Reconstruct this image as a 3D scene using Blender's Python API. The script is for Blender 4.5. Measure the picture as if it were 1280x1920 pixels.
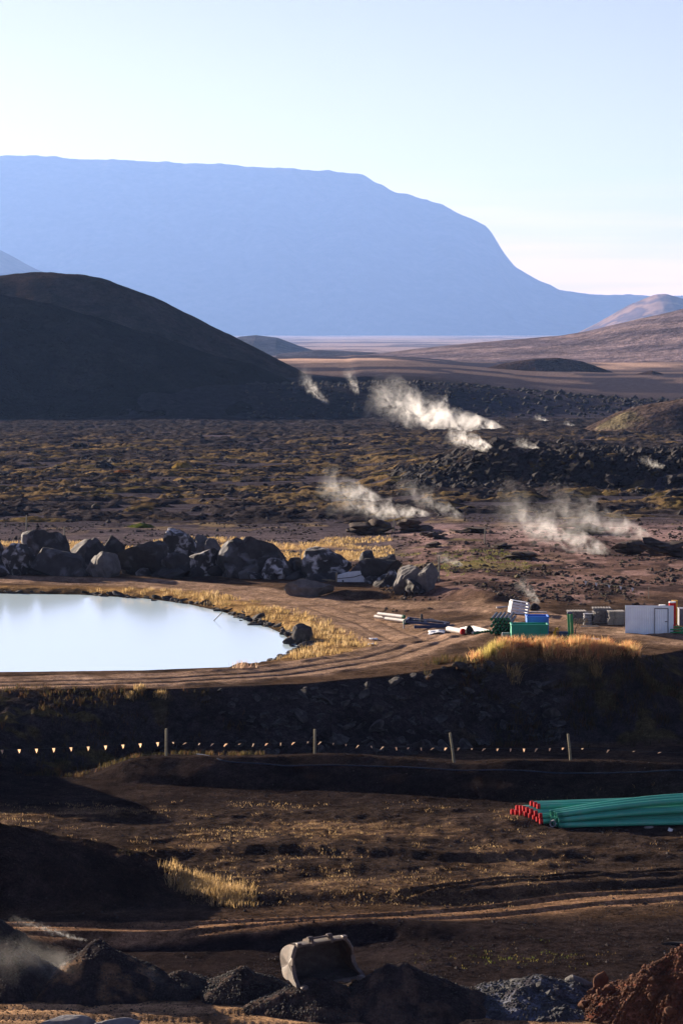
import bpy, math, random
import numpy as np
from mathutils import Vector, Matrix

random.seed(7); RNG = np.random.default_rng(7)
scene = bpy.context.scene
for o in list(bpy.data.objects): bpy.data.objects.remove(o)
COL = scene.collection

# ------------------------------------------------------------------ camera
F = 5333.333; CX, CY, HOR, CAMZ = 640.0, 960.0, 620.0, 24.0
PITCH = math.atan((CY-HOR)/F)
cam = bpy.data.cameras.new('camera'); camo = bpy.data.objects.new('camera', cam); COL.objects.link(camo)
cam.sensor_fit = 'VERTICAL'; cam.sensor_height = 36.0; cam.lens = 100.0
cam.clip_start = 1.0; cam.clip_end = 60000.0
camo.location = (0, 0, CAMZ); camo.rotation_euler = (math.pi/2-PITCH, 0, 0)
scene.camera = camo

# ------------------------------------------------------------------ light
SUN_AZ, SUN_EL = math.radians(-45), math.radians(13.5)
world = bpy.data.worlds.new('World'); scene.world = world; world.use_nodes = True
wn, wl = world.node_tree.nodes, world.node_tree.links
sky = wn.new('ShaderNodeTexSky'); sky.sky_type = 'NISHITA'; sky.sun_disc = False
sky.sun_elevation = SUN_EL; sky.sun_rotation = SUN_AZ; sky.air_density = .7; sky.dust_density = .35; sky.ozone_density = 1.0
bg = wn['Background']; bg.inputs[1].default_value = 0.05
tcw = wn.new('ShaderNodeTexCoord'); sepw = wn.new('ShaderNodeSeparateXYZ'); wl.new(tcw.outputs['Generated'], sepw.inputs[0])
mpw = wn.new('ShaderNodeMapping'); mpw.inputs['Scale'].default_value = (6, 6, 110); wl.new(tcw.outputs['Generated'], mpw.inputs[0])
nzw = wn.new('ShaderNodeTexNoise'); nzw.inputs['Scale'].default_value = 1.0; nzw.inputs['Detail'].default_value = 5; wl.new(mpw.outputs[0], nzw.inputs['Vector'])
cw = wn.new('ShaderNodeMapRange'); cw.inputs[1].default_value = .42; cw.inputs[2].default_value = .62; wl.new(nzw.outputs[0], cw.inputs[0])
ew = wn.new('ShaderNodeMapRange'); ew.inputs[1].default_value = .060; ew.inputs[2].default_value = .018; wl.new(sepw.outputs[2], ew.inputs[0])   # thin cloud lies low all round the horizon
mw = wn.new('ShaderNodeMath'); mw.operation = 'MULTIPLY'; wl.new(cw.outputs[0], mw.inputs[0]); wl.new(ew.outputs[0], mw.inputs[1])
mw2 = wn.new('ShaderNodeMath'); mw2.operation = 'MULTIPLY'; mw2.inputs[1].default_value = .75; wl.new(mw.outputs[0], mw2.inputs[0])
cm = wn.new('ShaderNodeMix'); cm.data_type = 'RGBA'; cm.inputs[7].default_value = (10.0, 8.6, 6.2, 1); wl.new(mw2.outputs[0], cm.inputs[0]); wl.new(sky.outputs[0], cm.inputs[6])
tw = wn.new('ShaderNodeMix'); tw.data_type = 'RGBA'; tw.blend_type = 'MULTIPLY'; tw.inputs[0].default_value = 1; tw.inputs[7].default_value = (.90, .685, .775, 1); wl.new(cm.outputs[2], tw.inputs[6]); wl.new(tw.outputs[2], bg.inputs[0])
sun = bpy.data.lights.new('sun', 'SUN'); sun.energy = 5.0; sun.angle = math.radians(0.55); sun.color = (1.0, 0.83, 0.63)
suno = bpy.data.objects.new('sun', sun); COL.objects.link(suno)
sd = Vector((math.sin(SUN_AZ)*math.cos(SUN_EL), math.cos(SUN_AZ)*math.cos(SUN_EL), math.sin(SUN_EL)))
suno.rotation_euler = sd.to_track_quat('Z', 'Y').to_euler(); suno.location = (0, 0, 200)
vs = scene.view_settings
vs.view_transform = 'Standard'; vs.look = 'None'; vs.gamma = 1.0; vs.use_curve_mapping = False; vs.exposure = 1.9
scene.cycles.use_denoising = True
scene.cycles.volume_bounces = 2; scene.cycles.max_bounces = 5; scene.cycles.diffuse_bounces = 2
scene.cycles.volume_max_steps = 256

# ------------------------------------------------------------------ noise
def _h(ix, iy, iz, s):
    with np.errstate(over='ignore'):
        n = (ix.astype(np.int64)*374761393 + iy.astype(np.int64)*668265263 + iz.astype(np.int64)*2147483647 + s*974711).astype(np.uint64)
        n = (n ^ (n >> np.uint64(13)))*np.uint64(1274126177); n &= np.uint64(0xffffffff)
        n = (n ^ (n >> np.uint64(16)))*np.uint64(2246822519); n &= np.uint64(0xffffffff)
        n ^= n >> np.uint64(15)
    return n.astype(np.float64)/4294967295.0
def vnoise2(x, y, s=0):
    x = np.asarray(x, float); y = np.asarray(y, float)
    ix, iy = np.floor(x), np.floor(y); fx, fy = x-ix, y-iy
    fx = fx*fx*fx*(fx*(fx*6-15)+10); fy = fy*fy*fy*(fy*(fy*6-15)+10)
    z = np.zeros_like(ix)
    a, b, c, d = _h(ix, iy, z, s), _h(ix+1, iy, z, s), _h(ix, iy+1, z, s), _h(ix+1, iy+1, z, s)
    return (a*(1-fx)+b*fx)*(1-fy)+(c*(1-fx)+d*fx)*fy
def fbm(x, y, o=4, s=0, g=.5):
    t = 0; a = 1; n = 0
    for k in range(o):
        t = t + a*vnoise2(x*2**k*(1+.03*k)+17.3*k, y*2**k*(1+.03*k)-9.1*k, s+k); n += a; a *= g
    return t/n
def ridged(x, y, o=4, s=0):
    t = 0; a = 1; n = 0
    for k in range(o):
        t = t + a*(1-np.abs(2*vnoise2(x*2**k+5.1*k, y*2**k+3.7*k, s+k)-1)); n += a; a *= .5
    return t/n
def vnoise3(p, s=0):
    i = np.floor(p); f = p-i; f = f*f*(3-2*f); r = 0
    for dx in (0, 1):
        for dy in (0, 1):
            for dz in (0, 1):
                w = (f[:, 0] if dx else 1-f[:, 0])*(f[:, 1] if dy else 1-f[:, 1])*(f[:, 2] if dz else 1-f[:, 2])
                r = r+w*_h(i[:, 0]+dx, i[:, 1]+dy, i[:, 2]+dz, s)
    return r
def S(a, b, t):
    t = np.clip((np.asarray(t, float)-a)/(b-a), 0, 1); return t*t*(3-2*t)

# ------------------------------------------------------------------ survey: sightlines of the photograph turned into places on the ground
CP, SP = math.cos(PITCH), math.sin(PITCH)
def ray(u, v):
    a, b = (u-CX)/F, (CY-v)/F
    return np.array([a, CP+b*SP, -SP+b*CP])
def P(u, v, z=0.0):
    d = ray(u, v); t = (z-CAMZ)/d[2]; return np.array([d[0]*t, d[1]*t, z])
def PD(u, v, y):
    d = ray(u, v); t = y/d[1]; return np.array([d[0]*t, y, CAMZ+d[2]*t])
def polyd(px, py, pts, closed):
    pts = np.asarray(pts, float); n = len(pts); best = np.full(np.shape(px), 1e18)
    for i in range(n if closed else n-1):
        ax, ay = pts[i]; bx, by = pts[(i+1) % n]; dx, dy = bx-ax, by-ay
        t = np.clip(((px-ax)*dx+(py-ay)*dy)/(dx*dx+dy*dy+1e-12), 0, 1)
        best = np.minimum(best, (px-ax-t*dx)**2+(py-ay-t*dy)**2)
    return np.sqrt(best)
def inside(px, py, pts):
    r = np.zeros(np.shape(px), bool); n = len(pts)
    for i in range(n):
        ax, ay = pts[i]; bx, by = pts[(i+1) % n]
        if ay == by: continue
        c = ((ay > py) != (by > py)) & (px < (bx-ax)*(py-ay)/(by-ay)+ax); r ^= c
    return r
def px(pts, z): return [tuple(P(u, v, z)[:2]) for u, v in pts]

WATER = 3.0
POND = px([(-900, 1266), (0, 1266), (250, 1263), (420, 1257), (500, 1243), (545, 1225), (566, 1215), (548, 1203), (527, 1187), (505, 1177),
           (470, 1166), (420, 1148), (350, 1132), (270, 1122), (150, 1115), (0, 1113), (-900, 1110)], WATER)
ROAD1 = px([(-900, 1284), (0, 1282), (300, 1276), (520, 1262), (700, 1236), (820, 1208), (900, 1190)], 3.3)
ROAD2 = px([(-900, 1080), (0, 1087), (250, 1093), (450, 1108), (600, 1138), (690, 1165), (770, 1205)], 3.35)
ROAD3 = px([(690, 1122), (860, 1138), (1000, 1163), (1130, 1188), (1280, 1210), (1700, 1260)], 3.8)
TRACK = px([(-700, 1742), (0, 1742), (300, 1745), (640, 1730), (900, 1712), (1100, 1690), (1300, 1678), (1900, 1650)], 0.0)
TRACK2 = px([(760, 1690), (900, 1672), (1000, 1662), (1130, 1650), (1280, 1648)], 0.0)
BROAD = px([(-700, 1898), (250, 1900), (520, 1912), (900, 1930), (1500, 1950)], 0.0)
BERM = np.array([(-14.5, 149.0), (-11.4, 148.4), (0, 145.3), (7, 142.6), (17.4, 141.4), (40, 140.5)])
BERMH = np.array([0.0, 1.55, 1.85, 2.0, 2.05, 2.05])
LRIDGE = [tuple(PD(u, 900, y)[:2]) for u, y in ((740, 420), (800, 414), (900, 412), (1000, 408), (1100, 404), (1300, 398), (1900, 398))]

def terrain(x, y):
    x = np.asarray(x, float); y = np.asarray(y, float)
    # works ground in front of the embankment
    zf = .30*(fbm(x/7, y/7, 3, 3)-.5) + .10*(fbm(x/1.6, y/1.6, 3, 9)-.5) + .05*(fbm(x/.5, y/.8, 2, 19)-.5)
    mead = S(120, 123, y)*S(139, 136, y)
    zf += mead*(.35*(fbm(x/9, y/2.6, 3, 31)-.45) + .13*(ridged(x/1.2, y/1.2, 2, 33)-.5))
    # terraces above the track
    zf += .35*S(117.5, 119.2, y-0.05*x) + .25*S(126, 127.2, y+.6*np.sin(x*.5))
    # tracks: ruts, tread
    for tr, hw, ruts in ((TRACK, 1.6, (-.75, .75)), (BROAD, 1.7, (-.8, .7))):
        d = polyd(x, y, tr, False); w = S(hw+1.0, hw, d)
        zf = zf*(1-.75*w)
        side = np.where(y > np.interp(x, [p[0] for p in tr], [p[1] for p in tr]), 1, -1)*d
        for r in ruts:
            g = np.exp(-((side-r+.15*(fbm(x/5, y/5, 2, 41)-.5))/.16)**2)
            zf -= .10*g*(1+.5*np.sin(x*2*math.pi/.28)); zf += .07*np.exp(-((side-r-.33)/.12)**2)
    d2 = polyd(x, y, TRACK2, False); zf -= .12*np.exp(-(d2/.18)**2)*(1+.6*np.sin(x*2*math.pi/.3)); zf += .1*np.exp(-((d2-.4)/.15)**2)
    # hollow behind the spoil heaps
    zf -= .5*S(105.8, 107.5, y)*S(112.6, 110.8, y)*S(9, 4, np.abs(x+5))
    zf += .45*np.exp(-(((x-1.2)/5)**2+((y-112.4)/1.6)**2))
    # left mound
    mx, my = (x+15.0)/9.0, (y-121.2)/5.2
    r = np.sqrt(mx*mx+my*my)+.10*(fbm(x/1.5, y/1.5, 3, 51)-.5)
    zf += 2.75*np.clip(1-r, 0, None)**.92*S(-.02, .12, 1-r) + .22*S(.0, .2, 1-r)*(ridged(x/.9, y/.9, 3, 53)-.5)
    # berm with a steep near face
    d = polyd(x, y, BERM, False)
    by = np.interp(x, BERM[:, 0], BERM[:, 1])+1.0*(fbm(x/6, x*0, 2, 63)-.5); bh = np.interp(x, BERM[:, 0], BERMH)*S(-17.0, -9.0, x)
    bh = bh*(1+.30*(fbm(x/5, x*0, 2, 61)-.5)); s_ = y-by+.22*(fbm(x/1.4, y/1.4, 3, 65)-.5)
    near = np.clip(1+s_/(bh*1.95+.2), 0, 1); back = 1-.5*S(-1, 7, s_)-.75*S(7, 12, s_)
    prof = np.where(s_ < 0, np.minimum(near, 1)**.9*S(-.1, .5, near), back); prof = np.where(s_ < 0, prof*(1-.08*np.exp(s_/.6)*0), prof)
    zf = zf*.4*S(0, .3, prof)+zf*(1-S(0, .3, prof))+bh*prof
    zf -= .5*S(152, 157, y)
    # mound beyond the frame on the left that shades the hollow
    zf += 7.5*np.exp(-(((x+28)/6.5)**2+((y-154)/5)**2)**1.3)
    # embankment and pond plateau
    X = x
    yb = np.interp(X, [-40, -19, -15, -11, 2, 9, 40], [150, 151, 154, 158.3, 159, 167.2, 167])
    yc = np.interp(X, [-40, -19, -10, -2, 5, 9, 18, 24, 40], [163, 163, 164, 166.2, 171.5, 173.2, 173.4, 181, 186])
    yb = yb+.7*(fbm(X/4, y*0, 2, 71)-.5); yc = yc+.9*(fbm(X/3, y*0, 3, 73)-.5)
    t = np.clip((y-yb)/(yc-yb), 0, 1)
    zp = 3.3 + .7*S(2, 12, x) + np.interp(y, [160, 240, 420, 700, 1100, 2200, 5200, 20000], [0, .1, -2.2, -7.5, -14, -14, -24, -24])
    zp += S(240, 330, y)*1.0*(fbm(x/30, y/30, 3, 81)-.5) + S(900, 1500, y)*5*(fbm(x/260, y/300, 3, 83)-.5)
    zp += .10*(fbm(x/2.2, y/2.2, 3, 85)-.5)*S(160, 175, y)
    tt = t*.7+S(0, 1, t)*.3
    slope = np.minimum(t, 1-t)*2
    z = zf*(1-tt)+zp*tt + slope*.75*(ridged(x/1.3, y/1.3, 3, 91)-.55) + slope*.5*(fbm(x/4, y/4, 2, 93)-.5)
    # grassy lip on the right-hand embankment
    z += .55*np.exp(-((y-174.6)/1.5)**2)*S(8.3, 9.5, x)*S(18.5, 17, x)
    # brown bank right of the yard road
    z += .5*np.exp(-(polyd(x, y, px([(640, 1118), (760, 1118), (860, 1128), (930, 1140)], 3.5), False)/1.1)**2)*(.5+fbm(x/2, y/2, 3, 96))
    # road ruts on the plateau
    for tr, hw in ((ROAD1, 2.6), (ROAD2, 2.6), (ROAD3, 2.2)):
        d = polyd(x, y, tr, False)
        z += .16*np.exp(-((d-hw)/.5)**2)*fbm(x/1.2, y/1.2, 2, 97) - .09*np.exp(-((d-.9)/.25)**2)
    # pond basin
    near_p = (y < 330) & (y > 165) & (x < 5)
    sdp = np.full(x.shape, 50.0)
    if near_p.any():
        q = polyd(x[near_p], y[near_p], POND, True); q = np.where(inside(x[near_p], y[near_p], POND), -q, q)
        q = q+.5*(fbm(x[near_p]/1.5, y[near_p]/1.5, 2, 99)-.5)*S(180, 186, y[near_p]); sdp[near_p] = q
    z = np.where(sdp < 0, np.maximum(WATER+sdp*.6, WATER-1.3), z)
    z = np.where((sdp >= 0) & (sdp < 1.2), np.minimum(z, WATER+.02+.32*S(0, 1.2, sdp)+.0*z) , z)
    # lava ridge
    ly = np.interp(x, [p[0] for p in LRIDGE], [p[1] for p in LRIDGE])
    lh = 4.7*S(1, 26, x)*(.72+.5*fbm(x/7, y*0, 3, 101)); s_ = y-ly
    z += np.where((y > 350) & (y < 620), lh*np.where(s_ < 0, S(-11, 0, s_), 1-S(8, 150, s_))*(.85+.3*ridged(x/5, y/5, 3, 103)), 0)
    # scarp far back on the left of the valley
    z += np.where(y > 1000, 12.5*S(1120, 1185, y+25*(fbm(x/40, y/60, 3, 105)-.5))*(1-S(2300, 4300, y)), 0)*(.35+.65*S(140, 25, x))
    z += np.where((y > 1000), 1.5*S(1120, 1800, y)*S(25, 140, x)*(1-S(2300, 4300, y)), 0)
    return z, sdp, t

# rows and columns of the ground sheet
def seq(a, b, st): return list(np.arange(a, b, st))
ys = seq(88, 100, .25)+seq(100, 112, .13)+seq(112, 152, .15)+seq(152, 176, .085)+seq(176, 250, .26)
y = 250.0
while y < 1250: ys.append(y); y *= 1.006
while y < 36400: ys.append(y); y *= 1.026
YS = np.array(ys); NC = 500
tc = np.linspace(-1, 1, NC); SC = tc*(.55+.45*tc**2)
def fanw(y): return .20*y+6
GX = SC[None, :]*fanw(YS)[:, None]; GY = np.repeat(YS[:, None], NC, 1)
GZ, GS, GT = terrain(GX, GY)
def hz(x, y):
    x = np.asarray(x, float); y = np.asarray(y, float)
    i = np.clip(np.searchsorted(YS, y)-1, 0, len(YS)-2); fy = np.clip((y-YS[i])/(YS[i+1]-YS[i]), 0, 1)
    def row(k):
        s = np.clip(x/fanw(YS[k]), -1, 1); tt = np.interp(s, SC, np.arange(NC)); j = np.clip(tt.astype(int), 0, NC-2); fx = tt-j
        return GZ[k, j]*(1-fx)+GZ[k, j+1]*fx
    return row(i)*(1-fy)+row(i+1)*fy
_YR = np.concatenate([np.arange(92, 260, .1), np.geomspace(260, 9000, 900)])
def PG(u, v):
    d = ray(u, v); t = _YR/d[1]; X = d[0]*t; Z = CAMZ+d[2]*t; h = hz(X, _YR)
    k = np.argmax(Z < h) if (Z < h).any() else len(_YR)-1
    return np.array([X[k], _YR[k], h[k]])
def sc_at(p): return F/p[1]            # photograph pixels per metre at that distance

# ------------------------------------------------------------------ materials
def mat(name, col=(.5, .5, .5), rough=.85, metal=0.0, var=.25, scale=8.0, bump=.0, bscale=30.0, spec=.3, trans=0.0, coord='Object', col2=None, mscale=2.0, mth=(.45, .6)):
    m = bpy.data.materials.new(name); m.use_nodes = True; nt = m.node_tree; b = nt.nodes['Principled BSDF']
    b.inputs['Roughness'].default_value = rough; b.inputs['Metallic'].default_value = metal; b.inputs['Specular IOR Level'].default_value = spec
    tc_ = nt.nodes.new('ShaderNodeTexCoord')
    nz = nt.nodes.new('ShaderNodeTexNoise'); nz.inputs['Scale'].default_value = scale; nz.inputs['Detail'].default_value = 5
    nt.links.new(tc_.outputs[coord], nz.inputs['Vector'])
    rp = nt.nodes.new('ShaderNodeMapRange'); rp.inputs[1].default_value = .3; rp.inputs[2].default_value = .7
    rp.inputs[3].default_value = 1-var; rp.inputs[4].default_value = 1+var; nt.links.new(nz.outputs[0], rp.inputs[0])
    mx = nt.nodes.new('ShaderNodeMix'); mx.data_type = 'RGBA'; mx.blend_type = 'MULTIPLY'; mx.inputs[0].default_value = 1
    mx.inputs[6].default_value = (*col, 1); nt.links.new(rp.outputs[0], mx.inputs[7])
    src = mx.outputs[2]
    if col2 is not None:
        n2 = nt.nodes.new('ShaderNodeTexNoise'); n2.inputs['Scale'].default_value = mscale; n2.inputs['Detail'].default_value = 6; n2.inputs['Distortion'].default_value = .6
        nt.links.new(tc_.outputs[coord], n2.inputs['Vector'])
        r2 = nt.nodes.new('ShaderNodeMapRange'); r2.inputs[1].default_value = mth[0]; r2.inputs[2].default_value = mth[1]; nt.links.new(n2.outputs[0], r2.inputs[0])
        m2 = nt.nodes.new('ShaderNodeMix'); m2.data_type = 'RGBA'; nt.links.new(r2.outputs[0], m2.inputs[0])
        nt.links.new(src, m2.inputs[6]); m2.inputs[7].default_value = (*col2, 1); src = m2.outputs[2]
    nt.links.new(src, b.inputs['Base Color'])
    if bump:
        nb = nt.nodes.new('ShaderNodeTexNoise'); nb.inputs['Scale'].default_value = bscale; nb.inputs['Detail'].default_value = 6; nb.inputs['Roughness'].default_value = .65
        nt.links.new(tc_.outputs[coord], nb.inputs['Vector'])
        bp = nt.nodes.new('ShaderNodeBump'); bp.inputs['Strength'].default_value = 1; bp.inputs['Distance'].default_value = bump
        nt.links.new(nb.outputs[0], bp.inputs['Height']); nt.links.new(bp.outputs[0], b.inputs['Normal'])
    return m
def attr_mat(name, trans=0.0, rough=.95, grain=(6, 40), bump=((.02, 25),), gvar=.45, coord='Object'):
    m = bpy.data.materials.new(name); m.use_nodes = True; nt = m.node_tree; b = nt.nodes['Principled BSDF']
    b.inputs['Roughness'].default_value = rough; b.inputs['Specular IOR Level'].default_value = .0
    at = nt.nodes.new('ShaderNodeAttribute'); at.attribute_name = 'col'; src = at.outputs[0]
    tc_ = nt.nodes.new('ShaderNodeTexCoord')
    if gvar:
        for g in grain:
            nz = nt.nodes.new('ShaderNodeTexNoise'); nz.inputs['Scale'].default_value = g; nz.inputs['Detail'].default_value = 4; nz.inputs['Roughness'].default_value = .7
            nt.links.new(tc_.outputs[coord], nz.inputs['Vector'])
            rp = nt.nodes.new('ShaderNodeMapRange'); rp.inputs[1].default_value = .3; rp.inputs[2].default_value = .7; rp.inputs[3].default_value = 1-gvar; rp.inputs[4].default_value = 1+gvar
            nt.links.new(nz.outputs[0], rp.inputs[0])
            mx = nt.nodes.new('ShaderNodeMix'); mx.data_type = 'RGBA'; mx.blend_type = 'MULTIPLY'; mx.inputs[0].default_value = 1
            nt.links.new(src, mx.inputs[6]); nt.links.new(rp.outputs[0], mx.inputs[7]); src = mx.outputs[2]
    nt.links.new(src, b.inputs['Base Color'])
    if bump:
        prev = None
        for bd, bs in bump:
            nb = nt.nodes.new('ShaderNodeTexNoise'); nb.inputs['Scale'].default_value = bs; nb.inputs['Detail'].default_value = 5; nb.inputs['Roughness'].default_value = .7
            nt.links.new(tc_.outputs[coord], nb.inputs['Vector'])
            bp = nt.nodes.new('ShaderNodeBump'); bp.inputs['Distance'].default_value = bd; nt.links.new(nb.outputs[0], bp.inputs['Height'])
            if prev is not None: nt.links.new(prev, bp.inputs['Normal'])
            prev = bp.outputs[0]
        nt.links.new(prev, b.inputs['Normal'])
    if trans:
        tl = nt.nodes.new('ShaderNodeBsdfTranslucent'); nt.links.new(src, tl.inputs[0])
        ms = nt.nodes.new('ShaderNodeMixShader'); ms.inputs[0].default_value = trans
        nt.links.new(b.outputs[0], ms.inputs[1]); nt.links.new(tl.outputs[0], ms.inputs[2]); nt.links.new(ms.outputs[0], nt.nodes['Material Output'].inputs[0])
    return m

M = {}
M['ground'] = attr_mat('ground', grain=(.35, 2.2, 9, 24), bump=((.30, .8), (.16, 4), (.09, 12)), gvar=.48)
M['far'] = attr_mat('far_ground', grain=(.012, .06, .25, .7), bump=((7, .03), (2.2, .15)), gvar=.46)
M['far_plain'] = attr_mat('far_mountain', grain=(.002, .012), bump=None, gvar=.3)
M['heap'] = attr_mat('heap', grain=(3, 11), bump=((.12, 4), (.06, 13)), gvar=.45)
M['blade'] = attr_mat('grass_blade', trans=.58, gvar=0, bump=None, rough=.7)
M['pebble'] = attr_mat('pebble', gvar=0, bump=None, rough=.75)
M['boulder'] = mat('boulder_dark', (0.0365, 0.033, 0.0354), .85, var=.5, scale=1.2, bump=.12, bscale=2.2, col2=(.15, .15, .165), mscale=.8, mth=(.54, .72))
M['boulder_w'] = mat('boulder_white', (.040, .037, .039), .85, var=.5, scale=1.2, bump=.12, bscale=2.2, col2=(.48, .47, .49), mscale=1.4, mth=(.50, .66))
M['boulder_g'] = mat('boulder_grey', (0.1063, 0.1, 0.1025), .85, var=.4, scale=1.5, bump=.10, bscale=2.5, col2=(.07, .065, .065), mscale=.8, mth=(.5, .65))
M['stone'] = mat('stone', (0.0537, 0.0488, 0.0488), .9, spec=.08, var=.5, scale=3, bump=.04, bscale=6, col2=(.14, .13, .125), mscale=1.5, mth=(.5, .7))
M['lava'] = mat('lava', (0.027, 0.0237, 0.026), .9, spec=.08, var=.45, scale=2, bump=.12, bscale=3, col2=(.085, .06, .022), mscale=.5, mth=(.6, .7))
M['slab'] = mat('slab', (0.0573, 0.0433, 0.0382), .9, spec=.08, var=.5, scale=1.5, bump=.1, bscale=3, col2=(.12, .095, .045), mscale=.6, mth=(.55, .7))
def moss_mat():
    m = mat('moss', (.13, .085, .028), .95, var=.4, scale=1.5, bump=.08, bscale=6, spec=.1, col2=(.028, .024, .022), mscale=1.2, mth=(.55, .68))
    nt = m.node_tree; b = nt.nodes['Principled BSDF']; lk = b.inputs['Base Color'].links[0].from_socket
    oi = nt.nodes.new('ShaderNodeObjectInfo'); cr = nt.nodes.new('ShaderNodeValToRGB'); e = cr.color_ramp
    e.elements[0].color = (.75, .92, .7, 1); e.elements[1].color = (1.15, .85, .75, 1); k = e.elements.new(.5); k.color = (1, 1, 1, 1)
    nt.links.new(oi.outputs['Random'], cr.inputs[0])
    mx = nt.nodes.new('ShaderNodeMix'); mx.data_type = 'RGBA'; mx.blend_type = 'MULTIPLY'; mx.inputs[0].default_value = 1
    nt.links.new(lk, mx.inputs[6]); nt.links.new(cr.outputs[0], mx.inputs[7]); nt.links.new(mx.outputs[2], b.inputs['Base Color']); return m
M['moss'] = moss_mat()
M['green_moss'] = mat('green_moss', (.06, .075, .018), .95, var=.5, scale=2, bump=.1, bscale=5)
M['green_pipe'] = mat('green_pipe', (.05, .34, .245), .4, var=.12, scale=1.2, spec=.45, col2=(.10, .33, .25), mscale=3, mth=(.5, .75))
M['red_cap'] = mat('red_cap', (.40, .02, .024), .85, var=.15, scale=4, spec=.08)
M['dark_in'] = mat('pipe_inside', (.02, .03, .028), .9)
M['wood'] = mat('wood', (.22, .165, .10), .8, var=.3, scale=3)
M['grey_wood'] = mat('grey_wood', (.17, .16, .16), .85, var=.4, scale=4)
M['post'] = mat('post_wood', (.25, .22, .14), .8, var=.25, scale=3)
M['stake'] = mat('stake_wood', (.25, .23, .17), .85, var=.25, scale=3)
M['cord'] = mat('cord', (.04, .04, .045), .8)
M['hose'] = mat('blue_hose', (.02, .028, .055), .95, spec=.05)
M['white_pipe'] = mat('white_pipe', (.62, .59, .56), .6, var=.12, scale=2, col2=(.4, .36, .3), mscale=2, mth=(.58, .75))
M['green_cap'] = mat('green_cap', (.012, .11, .045), .5, var=.2, scale=5)
M['black_pipe'] = mat('black_pipe', (.022, .024, .03), .5, var=.2)
M['blue_steel'] = mat('blue_steel', (.035, .05, .11), .5, var=.3, scale=3)
M['grey_steel'] = mat('grey_steel', (.22, .23, .26), .55, var=.3, scale=3)
M['sack'] = mat('sack', (.02, .018, .018), .9, bump=.03, bscale=5)
M['tarp'] = mat('white_sheet', (.62, .64, .68), .6, var=.1, scale=3, bump=.03, bscale=3)
M['tub_green'] = mat('tub_green', (.012, .30, .20), .45, var=.1, scale=2, spec=.45)
M['tub_blue'] = mat('tub_blue', (.035, .17, .62), .45, var=.1, scale=2, spec=.45)
M['rig_green'] = mat('rig_green', (.02, .24, .08), .45, var=.15, scale=3)
M['yellow'] = mat('yellow_paint', (.62, .33, .03), .5, var=.2, scale=4)
M['hut'] = mat('hut_sheet', (.80, .92, 1.0), .5, var=.08, scale=1.5, spec=.4)
M['hut_dark'] = mat('hut_trim', (.12, .13, .16), .6)
M['bucket'] = mat('bucket_steel', (.06, .044, .038), .6, metal=.2, var=.35, scale=3, bump=.01, bscale=20, col2=(.10, .065, .048), mscale=2.5, mth=(.48, .68), spec=.4)
M['bucket_shade'] = mat('bucket_shell_shade', (.055, .045, .042), .8, var=.4, scale=3, bump=.01, bscale=20, col2=(.035, .026, .022), mscale=2.5, mth=(.45, .6))  # shell colour darkened to stand in for the shade inside the mouth
M['tooth'] = mat('tooth_steel', (.10, .08, .072), .55, metal=.25, var=.3, scale=6, bump=.01, bscale=15)
M['soil_clod'] = mat('rust_clod', (.095, .042, .025), .95, var=.45, scale=3, bump=.05, bscale=10, spec=.1, col2=(.055, .024, .015), mscale=1.5, mth=(.5, .65))
M['scoria'] = mat('scoria_grain', (0.0196, 0.0161, 0.0147), .8, var=.6, scale=5, spec=.5)
M['gravel'] = mat('gravel_grey', (0.048, 0.048, 0.0512), .9, var=.5, scale=6, bump=.03, bscale=12)
M['block'] = mat('grey_block', (.10, .095, .095), .9, var=.35, scale=3, bump=.03, bscale=8)
M['pale_rock'] = mat('pale_rock', (.16, .155, .165), .9, var=.3, scale=3, bump=.05, bscale=5)
def flag_mat():
    m = mat('pennant', (.80, .52, .32), .7, var=.1, scale=6); nt = m.node_tree
    b = nt.nodes['Principled BSDF']; tl = nt.nodes.new('ShaderNodeBsdfTranslucent'); tl.inputs[0].default_value = (.85, .55, .34, 1)
    ms = nt.nodes.new('ShaderNodeMixShader'); ms.inputs[0].default_value = .6
    nt.links.new(b.outputs[0], ms.inputs[1]); nt.links.new(tl.outputs[0], ms.inputs[2]); nt.links.new(ms.outputs[0], nt.nodes['Material Output'].inputs[0]); return m
M['pennant'] = flag_mat()

# ------------------------------------------------------------------ mesh helpers
def tag(o, label=None, cat=None, group=None, kind=None):
    for k, v_ in (('label', label), ('category', cat), ('group', group), ('kind', kind)):
        if v_: o[k] = v_
    return o
def link(name, me, m=None, parent=None, loc=(0, 0, 0), rot=(0, 0, 0), scl=(1, 1, 1)):
    o = bpy.data.objects.new(name, me); COL.objects.link(o)
    if m is not None and me is not None and not me.materials: me.materials.append(m)
    o.location = loc; o.rotation_euler = rot; o.scale = scl
    if parent is not None: o.parent = parent
    return o
def empty(name, loc=(0, 0, 0), rz=0):
    o = bpy.data.objects.new(name, None); COL.objects.link(o); o.location = loc; o.rotation_euler = (0, 0, rz); o.empty_display_size = .1; return o
def np_mesh(name, V, Fc, smooth=True):
    V = np.asarray(V, np.float32); Fc = np.asarray(Fc, np.int32); k = Fc.shape[1]
    me = bpy.data.meshes.new(name); me.vertices.add(len(V)); me.vertices.foreach_set('co', V.ravel())
    me.loops.add(Fc.size); me.loops.foreach_set('vertex_index', Fc.ravel())
    me.polygons.add(len(Fc)); me.polygons.foreach_set('loop_start', np.arange(0, Fc.size, k, dtype=np.int32))
    me.polygons.foreach_set('use_smooth', np.full(len(Fc), smooth)); me.update(calc_edges=True); return me
def set_col(me, C):
    C = np.asarray(C, np.float32); a = me.color_attributes.new('col', 'FLOAT_COLOR', 'POINT')
    a.data.foreach_set('color', np.concatenate([np.clip(C, 0, 1), np.ones((len(C), 1), np.float32)], 1).ravel())
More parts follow.
